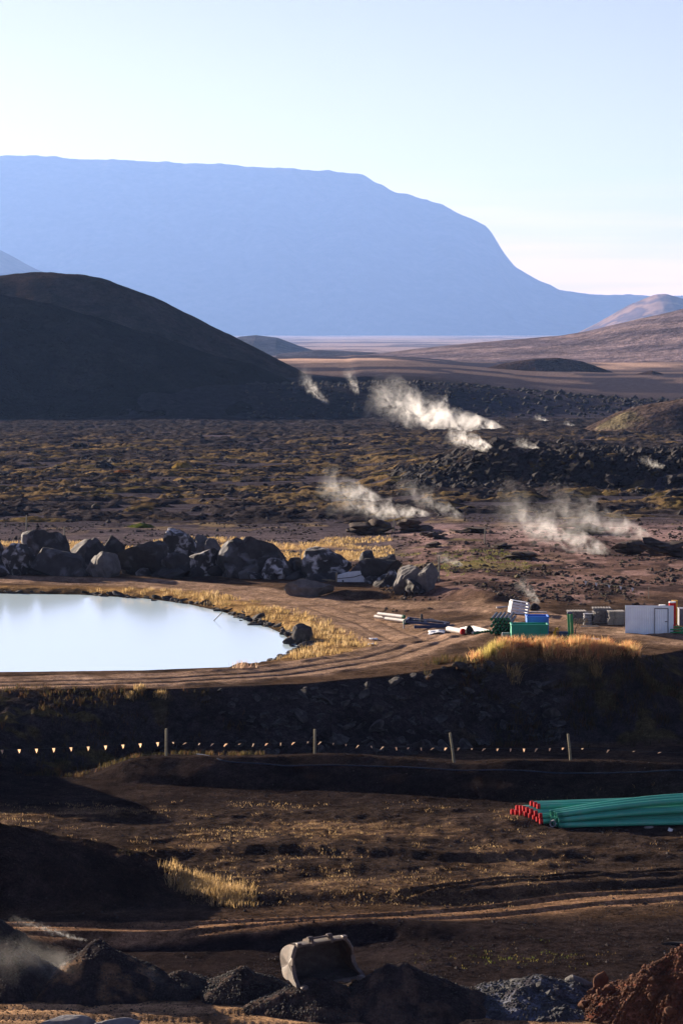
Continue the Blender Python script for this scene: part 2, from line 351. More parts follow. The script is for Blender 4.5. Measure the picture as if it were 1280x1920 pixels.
def grid_mesh(name, X, Y, Z, C=None):
    R, N = X.shape; idx = np.arange(R*N).reshape(R, N)
    Fc = np.stack([idx[:-1, :-1], idx[:-1, 1:], idx[1:, 1:], idx[1:, :-1]], -1).reshape(-1, 4)
    me = np_mesh(name, np.stack([X, Y, Z], -1).reshape(-1, 3), Fc)
    if C is not None: set_col(me, C.reshape(-1, 3))
    return me
class MB:
    def __init__(s): s.v = []; s.f = []
    def add(s, V, Fc):
        n = len(s.v); s.v += [tuple(map(float, p)) for p in V]; s.f += [tuple(i+n for i in f) for f in Fc]; return s
    def box(s, c, d, R=None, b=0.0):
        hx, hy, hz_ = d[0]/2, d[1]/2, d[2]/2; V = [Vector((sx*hx, sy*hy, sz*hz_)) for sx in (-1, 1) for sy in (-1, 1) for sz in (-1, 1)]
        if R is not None: V = [R @ p for p in V]
        V = [p+Vector(c) for p in V]
        return s.add(V, [(0, 1, 3, 2), (4, 6, 7, 5), (0, 4, 5, 1), (2, 3, 7, 6), (0, 2, 6, 4), (1, 5, 7, 3)])
    def bar(s, a, b, w, t):
        a, b = Vector(a), Vector(b); d = b-a; q = d.to_track_quat('X', 'Z').to_matrix(); return s.box((a+b)/2, (d.length, w, t), q)
    def tube(s, pts, r, n=10, cap=True):
        pts = [Vector(p) for p in pts]; rs = r if hasattr(r, '__len__') else [r]*len(pts); V = []; Fc = []
        for i, p in enumerate(pts):
            d = (pts[min(i+1, len(pts)-1)]-pts[max(i-1, 0)]).normalized(); up = Vector((0, 0, 1)) if abs(d.z) < .95 else Vector((1, 0, 0))
            a = d.cross(up).normalized(); b = a.cross(d)
            for k in range(n): V.append(p+(a*math.cos(2*math.pi*k/n)+b*math.sin(2*math.pi*k/n))*rs[i])
        for i in range(len(pts)-1):
            for k in range(n): Fc.append((i*n+k, i*n+(k+1) % n, (i+1)*n+(k+1) % n, (i+1)*n+k))
        if cap: Fc.append(tuple(range(n))); Fc.append(tuple(reversed(range((len(pts)-1)*n, len(pts)*n))))
        return s.add(V, Fc)
    def ring(s, a, d, ro, ri, L, n=12):      # hollow pipe from a along d
        a, d = Vector(a), Vector(d).normalized(); up = Vector((0, 0, 1)) if abs(d.z) < .95 else Vector((1, 0, 0)); e = d.cross(up).normalized(); g = e.cross(d); V = []; Fc = []
        for (off, r) in ((0, ri), (0, ro), (L, ro), (L, ri)):
            for k in range(n): V.append(a+d*off+(e*math.cos(2*math.pi*k/n)+g*math.sin(2*math.pi*k/n))*r)
        for i in range(4):
            j = (i+1) % 4
            for k in range(n): Fc.append((i*n+k, i*n+(k+1) % n, j*n+(k+1) % n, j*n+k))
        return s.add(V, Fc)
    def build(s, name, m, parent=None, loc=(0, 0, 0), rot=(0, 0, 0), smooth=False, bevel=0):
        me = bpy.data.meshes.new(name); me.from_pydata(s.v, [], s.f); me.materials.append(m)
        if smooth: me.polygons.foreach_set('use_smooth', np.full(len(me.polygons), True))
        o = link(name, me, None, parent, loc, rot)
        if smooth: me.set_sharp_from_angle(angle=math.radians(40))
        if bevel:
            bv = o.modifiers.new('b', 'BEVEL'); bv.width = bevel; bv.segments = 2; bv.limit_method = 'ANGLE'
        return o

import bmesh
def ico(sub):
    bm = bmesh.new(); bmesh.ops.create_icosphere(bm, subdivisions=sub, radius=1); V = np.array([v.co[:] for v in bm.verts]); Fc = np.array([[v.index for v in f.verts] for f in bm.faces]); bm.free(); return V, Fc
ICO = {k: ico(k) for k in (1, 2, 3, 4)}
def rock_verts(seed, sub=3, planes=11, rough=.10, nscale=2.2, lo=.55, hi=.9, squash=(1, 1, 1)):
    r = np.random.default_rng(seed); V, Fc = ICO[sub]; V = V.copy()
    for k in range(planes):
        n = r.normal(size=3); n /= np.linalg.norm(n); d = r.uniform(lo, hi); e = V@n-d; m = e > 0; V[m] -= np.outer(e[m]*.93, n)
    nz = sum(vnoise3(V*nscale*2**k+50+seed % 37, seed+k)/2**k for k in range(3))/1.75-.5
    V = V*(1+rough*2*nz)[:, None]
    V = V*np.array(squash); return V, Fc
def fit(V, w, d, h):
    a, b = V.min(0), V.max(0); V = (V-(a+b)/2)/(b-a)*np.array([w, d, h]); V[:, 2] += h/2; return V
def rock_mesh(name, seed, w, d, h, m, smooth=False, **k):
    V, Fc = rock_verts(seed, **k); me = np_mesh(name, fit(V, w, d, h), Fc, smooth); me.materials.append(m); return me

# ------------------------------------------------------------------ ground colours
def cc(C): return .29*(np.asarray(C, float)/.2)**1.26*np.array([.97, 1.03, 1.24])
def mixc(C, col, w): w = np.clip(w, 0, 1)[..., None]; return C*(1-w)+np.array(col)*w
def ground_col(x, y, z, sdp, t):
    n1, n2, n3 = fbm(x/6, y/6, 4, 201), fbm(x/1.3, y/1.3, 3, 203), fbm(x/.45, y/.7, 3, 205)
    C = np.zeros(x.shape+(3,))+np.array([.050, .038, .030])
    C = mixc(C, (.085, .058, .038), S(.45, .62, n1)*.8)
    # meadow with dry stubble
    mead = S(117.5, 121, y)*S(140, 136, y)
    C = mixc(C, (.115, .08, .052), mead*S(.5, .66, n2*.6+n1*.4)*.85)
    C = mixc(C, (.20, .135, .075), mead*S(.57, .70, n3*.55+n1*.45)*S(14, -4, x)*.6)
    C = mixc(C, (.034, .027, .023), S(142, 139.5, y)*S(136.5, 139, y)*.4)
    # black scoria: berm, hollow, ground round the heaps
    C = mixc(C, (.032, .025, .022), S(137.5, 139.5, y)*S(156, 152, y)*.85)
    C = mixc(C, (.031, .0245, .023), S(116.5, 113.5, y)*S(101.5, 103, y)*.92)
    for tr, hw, c in ((TRACK, 1.35, (.22, .14, .082)), (BROAD, 1.9, (.30, .20, .115))):
        d = polyd(x, y, tr, False)+.9*(n2-.5); C = mixc(C, c, S(hw+.5, hw-.5, d)*(.55+.6*S(.4, .6, fbm(x/2.5, y/.35, 3, 207))))
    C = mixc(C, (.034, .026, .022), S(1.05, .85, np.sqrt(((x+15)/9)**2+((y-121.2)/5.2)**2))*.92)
    # embankment
    emb = S(0, .08, t)*S(1, .95, t)
    C = mixc(C, (.044, .037, .034), emb); C = mixc(C, (.085, .068, .032), emb*S(.52, .66, n2)*S(6, 12, np.abs(x+1))*.8)
    # plateau
    pl = (t >= 1)*S(262, 250, y)
    C = mixc(C, (.095, .066, .045), pl); C = mixc(C, (.05, .038, .03), pl*S(.5, .62, n1)*.8)
    gm = S(.25, .6, sdp+.4*n2)*S(7.5, 2.5, sdp+1.5*(n1-.5)+S(-6, -26, x)*3)*S(176, 180, y)*pl
    C = mixc(C, (.29, .19, .085), gm*(.45+.6*n2)); C = mixc(C, (.06, .045, .03), (sdp < .5)*S(176, 180, y)*pl*.8)
    for tr, hw in ((ROAD1, 3.0), (ROAD2, 3.3), (ROAD3, 2.3)):
        d = polyd(x, y, tr, False)+1.2*(n2-.5); st = fbm(x/6, y/1.1, 3, 209)
        C = mixc(C, (.235, .168, .116), pl*S(hw+.7, hw-.7, d)*(.6+.5*st)); C = mixc(C, (.10, .066, .043), pl*np.exp(-((d-1.0)/.5)**2)*.5*st)
    C = mixc(C, (.27, .16, .06), S(8, 9.3, x)*S(18.6, 17.4, x)*S(172.5, 173.5, y)*S(178, 176, y)*.7)
    # ground behind the boulders: sand, dry grass, fumarole earth
    bh = S(248, 256, y); C = mixc(C, (.085, .068, .062), bh)
    C = mixc(C, (.36, .24, .11), S(243, 248, y)*S(292, 272, y)*S(.45, .60, fbm(x/7, y/9, 3, 211))*S(4, -2, x)*.95)
    C = mixc(C, (.15, .102, .083), S(4, 9, x)*S(205, 222, y)*S(330, 300, y)*(.5+.5*n1)*S(-.5, 1.2, polyd(x, y, ROAD3, False)-2))
    tg = S(4, 9, x)*S(200, 215, y)*S(340, 310, y); C = mixc(C, (.055, .042, .038), tg*S(.50, .60, fbm(x/3.5, y/5, 4, 231))*.85); C = mixc(C, (.21, .145, .118), tg*S(.54, .62, fbm(x/2.2, y/6, 4, 233))*.8)
    C = mixc(C, (.15, .125, .06), S(3, 7, x)*S(232, 240, y)*S(300, 262, y)*S(.48, .60, fbm(x/4, y/6, 3, 213))*S(22, 10, x))
    # lava field with moss
    lf = S(285, 320, y); f1, f2 = fbm(x/9, y/9, 4, 215), fbm(x/2.5, y/4, 3, 217)
    C = mixc(C, (.050, .042, .041), lf); C = mixc(C, (.15, .11, .06), lf*S(.52, .64, f2)*S(.42, .58, f1)*S(900, 600, y)*.9)
    C = mixc(C, (.075, .060, .058), S(620, 700, y)*.8)
    C = mixc(C, (.045, .040, .042), S(300, 380, y)*S(640, 560, y)*S(8, 16, x)*.7)
    # far plains
    C = mixc(C, (.042, .036, .038), S(1000, 1150, y)); C = mixc(C, (.020, .017, .017), S(1085, 1125, y)*S(1420, 1250, y)*S(80, 20, x)); g1 = fbm(x/90, y/160, 4, 221)
    C = mixc(C, (.20, .14, .095), S(1180, 1500, y)*S(.60, .66, g1)*.4)
    C = mixc(C, (.30, .205, .135), S(2000, 2150, y+220*(g1-.5))*S(4200, 3500, y)*S(.36, .5, fbm(x/140, y/500, 3, 223))*S(350, 200, x))
    C = mixc(C, (.20, .15, .12), S(4200, 5500, y)); C = mixc(C, (.07, .06, .06), S(4200, 5500, y)*S(.5, .6, fbm(x/300, y/900, 4, 225))*.8)
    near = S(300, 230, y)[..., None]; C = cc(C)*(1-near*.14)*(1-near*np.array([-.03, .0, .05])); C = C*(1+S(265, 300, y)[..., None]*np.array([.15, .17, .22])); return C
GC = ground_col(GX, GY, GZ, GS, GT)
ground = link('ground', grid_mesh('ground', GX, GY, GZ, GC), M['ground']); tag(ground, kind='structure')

# ------------------------------------------------------------------ water
def water():
    V = [(x_, y_, WATER) for x_, y_ in POND]; me = bpy.data.meshes.new('water'); me.from_pydata(V, [], [tuple(range(len(V)))])
    m = bpy.data.materials.new('milky_water'); m.use_nodes = True; nt = m.node_tree; b = nt.nodes['Principled BSDF']
    b.inputs['Base Color'].default_value = (.60, .76, .84, 1); b.inputs['Roughness'].default_value = .12; b.inputs['IOR'].default_value = 1.33; b.inputs['Specular IOR Level'].default_value = .5
    tc_ = nt.nodes.new('ShaderNodeTexCoord'); mp = nt.nodes.new('ShaderNodeMapping'); mp.inputs['Scale'].default_value = (1, .5, 1); nz = nt.nodes.new('ShaderNodeTexNoise'); nz.inputs['Scale'].default_value = 2.5
    nt.links.new(tc_.outputs['Object'], mp.inputs[0]); nt.links.new(mp.outputs[0], nz.inputs['Vector'])
    bp = nt.nodes.new('ShaderNodeBump'); bp.inputs['Distance'].default_value = .004; nt.links.new(nz.outputs[0], bp.inputs['Height']); nt.links.new(bp.outputs[0], b.inputs['Normal'])
    tag(link('pond_water', me, m), 'milky pale blue pond water', None, None, 'structure')
water()

# ------------------------------------------------------------------ hills and mountains
def hill(name, pts, yr, front, back, col, seed, rough=.03, zb=-15, nx=220, ny=90, p=1.0, col2=None, c2=(.5, .62), nsc=None, label=None, strat=0, gully=.0, jag=.0, snow=False):
    pts = sorted(pts); us = np.array([q[0] for q in pts], float); vs_ = np.array([q[1] for q in pts], float)
    xk = (us-CX)/F*yr; zk = CAMZ-(vs_-HOR)/F*yr
    x = np.linspace(xk[0], xk[-1], nx); zr = np.interp(x, xk, zk)
    for _ in range(2): zr[1:-1] = (zr[:-2]+2*zr[1:-1]+zr[2:])/4
    zr = zr+jag*(ridged(x/(jag*14+1), x*0+seed, 4, seed+2)-.5)*2
    t = np.linspace(-1, 1, ny); X = np.repeat(x[None], ny, 0); T = np.repeat(t[:, None], nx, 1)
    Hh = (zr-zb); hm = Hh.max(); nsc = nsc or front*.35
    yw = yr + .12*front*(fbm(X/nsc, T*1.5, 2, seed)-.5)*2*np.abs(T)
    Y = yw + np.where(T < 0, T*front, T*back)
    a = 1-np.abs(T); sh = np.where(a > .8, a-1.2*(a-.8)**2*2.0, a); sh = sh/sh.max()
    Z = zb + Hh[None]*sh**p
    n = fbm(X/nsc, Y/nsc, 5, seed+5)-.5
    Z = Z + rough*hm*n*2*S(0, .3, a)*S(0, 1, Hh/hm*3)[None]
    if gully: Z = Z - gully*hm*(ridged(X/(nsc*.5)+fbm(X/nsc, Y/nsc, 2, seed)*1.0, Y/(nsc*4), 3, seed+11)-.5)*np.clip(a*(1-a)*4, 0, 1)
    C = np.zeros(X.shape+(3,))+np.array(col)
    if col2 is not None: C = mixc(C, col2, S(c2[0], c2[1], fbm(X/(nsc*.6), Y/(nsc*.6)+Z/(hm*.15)*strat, 4, seed+21)))
    if snow: C = mixc(C, (.45, .45, .48), S(.60, .64, fbm(X/420, Y/420, 4, 77))*S(.80, .86, a)*S(.97, .93, a)*S(-1500, -2600, X)); C = mixc(C, (.12, .10, .09), S(.45, .6, fbm(X/5000, Z/60, 3, 78))*S(.6, .75, a)*.12)
    o = link(name, grid_mesh(name, X, Y, Z, cc(C)), M['far_plain' if yr > 12500 else 'far']); tag(o, label, None, None, 'structure'); return o
hill('mountain', [(-900, 300), (-300, 285), (0, 294), (80, 296), (130, 301), (290, 306), (420, 311), (540, 317), (670, 325), (678, 326), (705, 345), (740, 363), (765, 367), (800, 375), (830, 385), (850, 398),
                  (880, 408), (905, 420), (920, 437), (940, 470), (960, 497), (1000, 525), (1045, 545), (1100, 553), (1150, 552), (1210, 555), (1280, 553), (1500, 552), (1900, 560)], 30000, 3600, 2800,
     (.05, .045, .045), 11, rough=.012, zb=-26, nx=520, ny=140, p=.95, nsc=2000, gully=.12, jag=20, label='long flat topped blue mountain across the valley')
hill('hill', [(-500, 420), (-200, 430), (0, 465), (60, 497), (130, 528), (200, 580), (300, 632)], 19000, 2200, 1700, (.06, .05, .05), 21, zb=-26, nsc=700, label='hazy blue hill at the left edge below the mountain')
hill('hill', [(-900, 600), (-500, 545), (-200, 525), (0, 523), (60, 517), (110, 514), (160, 516), (200, 523), (250, 541), (300, 562), (350, 588), (400, 613), (450, 638), (500, 664), (550, 690), (600, 716), (660, 740)], 1390, 170, 200,
     (.026, .0185, .0150), 31, rough=.05, zb=-12, nx=300, p=1.0, col2=(0.0216, 0.01656, 0.01296), c2=(.50, .62), nsc=40, gully=.05, label='dark brown hill rising behind the lava field')
hill('hill', [(-900, 640), (-500, 560), (-200, 535), (0, 553), (60, 562), (120, 576), (180, 592), (240, 612), (300, 630), (360, 652), (420, 672), (480, 690), (540, 715), (600, 752), (630, 778)], 1235, 118, 150,
     (0.00684, 0.00576, 0.00576), 41, rough=.05, zb=-14, nx=300, p=1.0, col2=(0.01296, 0.01008, 0.00864), c2=(.50, .64), nsc=36, gully=.05, label='darker front shoulder of the hill behind the lava field')
hill('hill', [(400, 650), (450, 631), (480, 628), (520, 633), (560, 648), (600, 660)], 5200, 300, 300, (.05, .045, .045), 51, zb=-25, nsc=150, label='small low blue hill on the far plain')
hill('hill', [(520, 664), (600, 656), (680, 659), (720, 662), (760, 672)], 3900, 260, 300, (.05, .043, .043), 53, zb=-22, nsc=60, rough=.06, label='dark low lava rise on the far plain')
hill('hill', [(1030, 640), (1075, 628), (1120, 605), (1180, 570), (1225, 552), (1245, 551), (1275, 560), (1330, 585), (1420, 620)], 14000, 1000, 900, (.085, .062, .058), 61, zb=-24, nsc=180, col2=(.18, .12, .08), c2=(.5, .66), label='reddish rounded hill behind the long right slope')
hill('hill', [(640, 672), (700, 664), (780, 655), (850, 648), (950, 640), (1050, 632), (1100, 622), (1150, 608), (1200, 596), (1250, 585), (1300, 574), (1500, 540), (1800, 520), (2100, 600)], 3000, 560, 500,
     (0.0946, 0.07396, 0.07052), 71, rough=.03, zb=-12, nx=320, nsc=170, col2=(0.1419, 0.1075, 0.0946), c2=(.45, .6), strat=1.5, label='long gentle grey brown slope climbing to the right')
hill('hill', [(820, 714), (880, 699), (940, 682), (1000, 672), (1045, 670), (1090, 677), (1140, 695), (1190, 714)], 1900, 42, 110, (.042, .029, .023), 81, zb=-9, nsc=50, rough=.04, col2=(.06, .04, .028), label='low dark brown hill in the middle of the valley')
hill('hill', [(1150, 716), (1185, 703), (1220, 695), (1245, 702), (1285, 716)], 1800, 24, 60, (.042, .029, .023), 83, zb=-9, nsc=30, rough=.06, label='small pointed brown hillock right of the low dark hill')
hill('hill', [(1080, 812), (1120, 792), (1160, 772), (1200, 760), (1250, 751), (1300, 745), (1420, 742), (1600, 790)], 830, 48, 60, (.062, .046, .036), 91, zb=-11, nsc=22, rough=.05, col2=(.085, .070, .042), c2=(.50, .66), label='brown and ochre mound at the right edge of the lava field')

# ------------------------------------------------------------------ spoil heaps
def heap(cu, cv, top, rx, ry, col, label, seed, col2=None, rough=.06, p=1.0, cat='spoil heap', name='spoil_heap', skew=0.0, zoff=0):
    c = P(cu, cv, 0.0); pk = PD(cu, top, c[1]); h = max(.15, pk[2]-hz(c[0], c[1]))
    nr, na = 46, 110; r = np.linspace(0, 1, nr)**.9; a = np.linspace(0, 2*math.pi, na, endpoint=False)
    R, A = np.meshgrid(r, a, indexing='ij'); wob = 1+.30*(fbm(np.cos(A)*1.3+5, np.sin(A)*1.3+5, 3, seed)-.5)*2*R
    X = c[0]+R*wob*rx*np.cos(A)-skew*(1-R)*rx; Y = c[1]+R*wob*ry*np.sin(A); base = hz(X, Y)
    q = 1-R; prof = np.where(q > .82, .82+(q-.82)-(q-.82)**2*1.6, q); prof = prof/prof.max()
    prof = prof*(1+.55*(fbm(X/1.5, Y/1.5, 3, seed+1)-.5)*S(0, .3, R)); Z = base + h*prof**p + rough*h*2.6*(fbm(X/.7, Y/.7, 4, seed+3)-.5)*S(0, .25, q) + .07*(ridged(X/.35, Y/.35, 2, seed+7)-.5)*S(0, .2, q) - .10*S(.12, 0, q)
    C = np.zeros(X.shape+(3,))+np.array(col)
    if col2 is not None: C = mixc(C, col2, S(.46, .62, fbm(X/.6, Y/.6, 4, seed+9)))
    idx = np.arange(nr*na).reshape(nr, na); Fc = np.stack([idx[:-1], idx[1:], np.roll(idx[1:], -1, 1), np.roll(idx[:-1], -1, 1)], -1).reshape(-1, 4)
    V = np.stack([X, Y, Z], -1).reshape(-1, 3); b0 = np.array([c[0], c[1], hz(c[0], c[1])]); me = np_mesh(name, V-b0, Fc); set_col(me, cc(C.reshape(-1, 3)))
    o = link(name, me, M['heap'], loc=b0); tag(o, label, cat, 'spoil heaps on the works ground' if cat == 'spoil heap' else None); HEAPS.append((o, (X, Y, Z))) if col == BLK else None; return o, (X, Y, Z)
HEAPS = []; BLK, BLK2 = (.036, .030, .027), (.060, .046, .036)
heap(-60, 1772, 1690, 2.6, 2.2, BLK, 'black scoria heap cut by the left edge beside the steam wisp', 301, BLK2)
heap(20, 1850, 1765, 2.6, 2.4, BLK, 'wide low black scoria heap at the left edge under drifting dust', 303, BLK2)
hp1 = heap(205, 1850, 1762, 2.9, 2.9, BLK, 'tallest pointed scoria heap with its sunlit left flank in drifting dust', 305, (.10, .068, .043), skew=.12)
heap(330, 1855, 1818, 2.2, 2.0, BLK, 'low black heap joined to the right foot of the tallest heap', 307, BLK2, skew=-.1)
heap(455, 1862, 1812, 2.1, 2.4, BLK, 'rounded black heap between the tallest heap and the steel bucket', 309, BLK2)
hpB, gB = heap(600, 1893, 1835, 2.5, 2.3, BLK, 'black scoria heap on which the steel bucket lies', 311, (.07, .052, .040))
heap(750, 1892, 1806, 3.6, 2.6, BLK, 'long black scoria heap with a crumbly top right of the bucket', 313, (.07, .052, .040))
hpG, gG = heap(1010, 1872, 1838, 2.6, 3.4, (.10, .10, .105), 'low heap of grey gravel between black heap and rust soil heap', 315, (.055, .05, .05), rough=.25)
hpR, gR = heap(1290, 1900, 1772, 4.2, 3.6, (.15, .075, .048), 'rust red clod heap in the bottom right corner', 317, (.11, .048, .03), rough=.12)

def scatter_on(parent, G, n, meshes, smin, smax, name, seed, sink=.35, side=None):
    r = np.random.default_rng(seed); X, Y, Z = G; k = 0; inv = parent.location
    while k < n:
        i, j = int((X.shape[0]-2)*math.sqrt(r.random()))+1, r.integers(0, X.shape[1])
        if side and not side(X[i, j], Y[i, j]): continue
        s = r.uniform(smin, smax)*(1 if r.random() < .85 else 1.8); me = meshes[r.integers(len(meshes))]
        o = link(name, me, None, parent, (X[i, j]-inv[0], Y[i, j]-inv[1], Z[i, j]-inv[2]-s*sink), (r.uniform(-.5, .5), r.uniform(-.5, .5), r.uniform(0, 6.3)), (s, s*r.uniform(.7, 1.2), s*r.uniform(.6, 1))); k += 1
clods = [rock_mesh('clod', 400+i, 1, 1, .85, M['soil_clod'], False, sub=2, planes=8, rough=.22, lo=.4, hi=.8) for i in range(7)]
scatter_on(hpR, gR, 290, clods, .10, .30, 'clod', 1, side=lambda x_, y_: x_ < 14.0 and y_ < 102.6)
gravs = [rock_mesh('gravel_stone', 420+i, 1, 1, .8, M['gravel'], False, sub=1, planes=6, rough=.1) for i in range(5)]
scatter_on(hpG, gG, 220, gravs, .08, .26, 'gravel_stone', 2)

def clod_mass(parent, G, n, seed, m=None, s0=.04, s1=.11, name='small_clods'):
    m = m or M['soil_clod']; r = np.random.default_rng(seed); X, Y, Z = G; i = (np.sqrt(r.random(n))*(X.shape[0]-3)).astype(int)+1; j = r.integers(0, X.shape[1], n); k = (X[i, j] < 14.2); i, j = i[k], j[k]; n = len(i)
    V0, Fc = rock_verts(88, sub=1, planes=3, rough=.3); s_ = r.uniform(s0, s1, n); a = r.uniform(0, 6.28, n); c, sn = np.cos(a)[:, None], np.sin(a)[:, None]; l = parent.location
    V = np.stack([(V0[None, :, 0]*c-V0[None, :, 1]*sn)*s_[:, None]+X[i, j][:, None]-l[0], (V0[None, :, 0]*sn+V0[None, :, 1]*c)*s_[:, None]+Y[i, j][:, None]-l[1], V0[None, :, 2]*s_[:, None]*r.uniform(.6, 1.2, n)[:, None]+Z[i, j][:, None]-l[2]], -1).reshape(-1, 3)
    o = link(name, np_mesh(name, V, (Fc[None]+(np.arange(n)*len(V0))[:, None, None]).reshape(-1, 3), False), m, parent); o['kind'] = 'stuff'
clod_mass(hpR, gR, 7000, 3, None, .025, .10)
for q_, (ho, G_) in enumerate(HEAPS): clod_mass(ho, G_, 1500, 40+q_, M['scoria'], .015, .05, 'scoria_grains')
clod_mass(hpG, gG, 2500, 60, M['gravel'], .02, .07, 'small_gravel')
def rock_at(name, u0, v0, u1, v1, m, label, seed, cat='boulder', depth=.75, yoff=0.0, group=None, sink=.1, **k):
    b = PG((u0+u1)/2, v1); yy = b[1]+yoff; w = (u1-u0)/F*yy*1.06; a = PD((u0+u1)/2, v0, yy); zb = hz(a[0], yy); h0 = max(a[2]-zb, .1); h = h0*(1+sink)+.05
    me = rock_mesh(name, seed, w, min(w, h*1.4)*depth, h, m, **k); o = link(name, me, None, None, (a[0], yy+min(w, h*1.4)*depth*.3, zb-h0*sink-.05)); return tag(o, label, cat, group)
rock_at('grey_block', 1060, 1828, 1112, 1858, M['block'], 'angular grey stone block lying on the grey gravel heap', 501, 'stone block', planes=16, lo=.45, hi=.62, rough=.03)
rock_at('clod', 1112, 1822, 1140, 1876, M['soil_clod'], 'upright orange clod at the left edge of the rust heap', 503, 'clod', smooth=False, rough=.14)
rock_at('rock', 1240, 1768, 1296, 1800, M['stone'], 'dark grey stone on top of the rust heap', 504, 'stone', yoff=2.6)
rock_at('rock', 75, 1906, 180, 1936, M['pale_rock'], 'pale grey stone at the bottom edge on the sandy road', 505, 'stone')
rock_at('rock', 172, 1912, 262, 1940, M['pale_rock'], 'second pale grey stone at the bottom edge near the heaps', 506, 'stone')

# ------------------------------------------------------------------ excavator bucket
def bucket():
    p = P(606, 1838, .95); rz = math.radians(24)
    t = tag(empty('excavator_bucket', (p[0], p[1]+.3, p[2]+.02), rz), 'worn grey steel excavator bucket lying mouth forward on black heap', 'excavator bucket')
    t.rotation_euler = (math.radians(3), math.radians(-4), rz); t.scale = (1.10, .92, .66)
    W = 2.05; n = 18
    prof = []
    for i in range(n+1):                                  # from top lip round the back to the cutting edge
        a = math.radians(80-i/n*190); r = .92; prof.append((.42+r*.80*math.cos(a), 1.0+r*math.sin(a)))
    prof = [(.10, 1.98)]+prof+[(-.35, .03), (-.75, .0)]
    hx = lambda z_: W/2*(1-.20*max(0, (z_-1.2)/.78)**2+.10*max(0, (.5-z_)/.5))
    V, Fc = [], []; T = .05
    for s in (-1, 1):
        for (y_, z_) in prof: V.append((s*hx(z_), y_, z_))
        for i, (y_, z_) in enumerate(prof):
            a = prof[max(i-1, 0)]; b = prof[min(i+1, len(prof)-1)]; d = Vector((b[0]-a[0], b[1]-a[1])).normalized(); V.append((s*hx(z_), y_-d.y*T, z_+d.x*T))
    k = len(prof)
    for i in range(k-1):
        Fc += [(i, i+1, 2*k+i+1, 2*k+i), (k+i, 3*k+i, 3*k+i+1, k+i+1)]
    Fc += [(0, 2*k, 3*k, k), (k-1, 2*k-1, 4*k-1, 3*k-1)]
    MB().add(V, Fc).build('shell', M['bucket_shade'], t, smooth=True)
    for s in (-1, 1):                                     # side plates with a curved front edge
        front = [(-.75, .02), (-.62, .18), (-.30, .36), (-.10, .62), (-.02, 1.0), (-.02, 1.4), (.02, 1.75), (.10, 1.98)]
        back = prof[::-1][1:-1]; out = front+[(y_, z_) for y_, z_ in prof[1:-1]]
        m_ = len(out); V = [(s*hx(b), a, b) for a, b in out]+[(s*(hx(b)+.06), a, b) for a, b in out]
        cx_ = [(s*W/2, .35, .95), (s*(W/2+.06), .35, .95)]; V += cx_; Fc = []
        for i in range(m_):
            j = (i+1) % m_; Fc += [(i, j, 2*m_), (m_+j, m_+i, 2*m_+1), (i, m_+i, m_+j, j)]
        sp = MB().add(V, Fc).build('side_plate', M['bucket'], t)
        e = MB(); pr = [(s*(hx(b)+.03), a, b) for a, b in front]
        for a, b in zip(pr[:-1], pr[1:]): e.bar(a, b, .13, .07)
        e.build('wear_strip', M['tooth'], sp)
    MB().box((0, -.72, .03), (W*1.1+.1, .22, .08)).build('cutting_edge', M['tooth'], t, bevel=.02)
    for i in range(5):
        x_ = -W/2+.04+i*(W-.08)/4; V, Fc = rock_verts(520+i, sub=2, planes=5, rough=.05); V = fit(V, .30, .46, .26)
        V[:, 2] -= .08; me = np_mesh('tooth', V, Fc, True); me.materials.append(M['tooth']); link('tooth', me, None, t, (x_, -.86, 0), (.12, 0, 0))
    for s in (-.34, .34):                                 # hanger ears
        pts = [(-.10, 1.9), (-.05, 2.18), (.10, 2.30), (.28, 2.30), (.45, 2.15), (.75, 2.0), (.95, 1.7), (.6, 1.75)]; m_ = len(pts)
        V = [(s-.045, a, b) for a, b in pts]+[(s+.045, a, b) for a, b in pts]
        Fc = [tuple(range(m_)), tuple(reversed(range(m_, 2*m_)))]+[(i, m_+i, m_+(i+1) % m_, (i+1) % m_) for i in range(m_)]
        ear = MB().add(V, Fc).build('hanger_ear', M['bucket'], t)
        MB().tube([(s-.08, .19, 2.19), (s+.08, .19, 2.19)], .13, 14).build('pin_boss', M['tooth'], ear, smooth=True)
    MB().tube([(-.38, .19, 2.19), (.38, .19, 2.19)], .055, 12).build('pin', M['tooth'], t, smooth=True)
    MB().box((0, .03, 1.97), (W*.8+.1, .16, .12)).build('top_rail', M['bucket'], t, bevel=.02)
    for s in (-1, 1): MB().box((s*(W*.4-.02), .02, 2.04), (.16, .24, .22)).build('corner_lug', M['tooth'], t, bevel=.03)
bucket()

# ------------------------------------------------------------------ long green pipes
def capped(pts, r, name, label, cat, group, body, cap=None, hollow=True):
    a, b = Vector(pts[0]), Vector(pts[1]); d = (b-a).normalized(); base = a.copy()
    t = empty(name, base); tag(t, label, cat, group)
    rel = [Vector(q)-base for q in pts]; MB().tube(rel, r, 14, cap=False).build('pipe_body', body, t, smooth=True)
    if cap is not None:
        MB().tube([-d*.05, -d*.03, d*.12, d*.125], [r*.8, r*1.10, r*1.10, r*1.0], 14).build('cap', cap, t, smooth=True)
    else:
        MB().ring(-d*.004, d, r*1.0, r*.86, .3, 14).build('pipe_rim', body, t, smooth=True)
        MB().tube([d*.25, d*.27], r*.9, 14).build('pipe_inside', M['dark_in'], t)
    e = (Vector(pts[-1])-Vector(pts[-2])).normalized(); MB().tube([rel[-1]-e*.04, rel[-1]+e*.01], r*.97, 12).build('pipe_end', M['dark_in'], t); return t
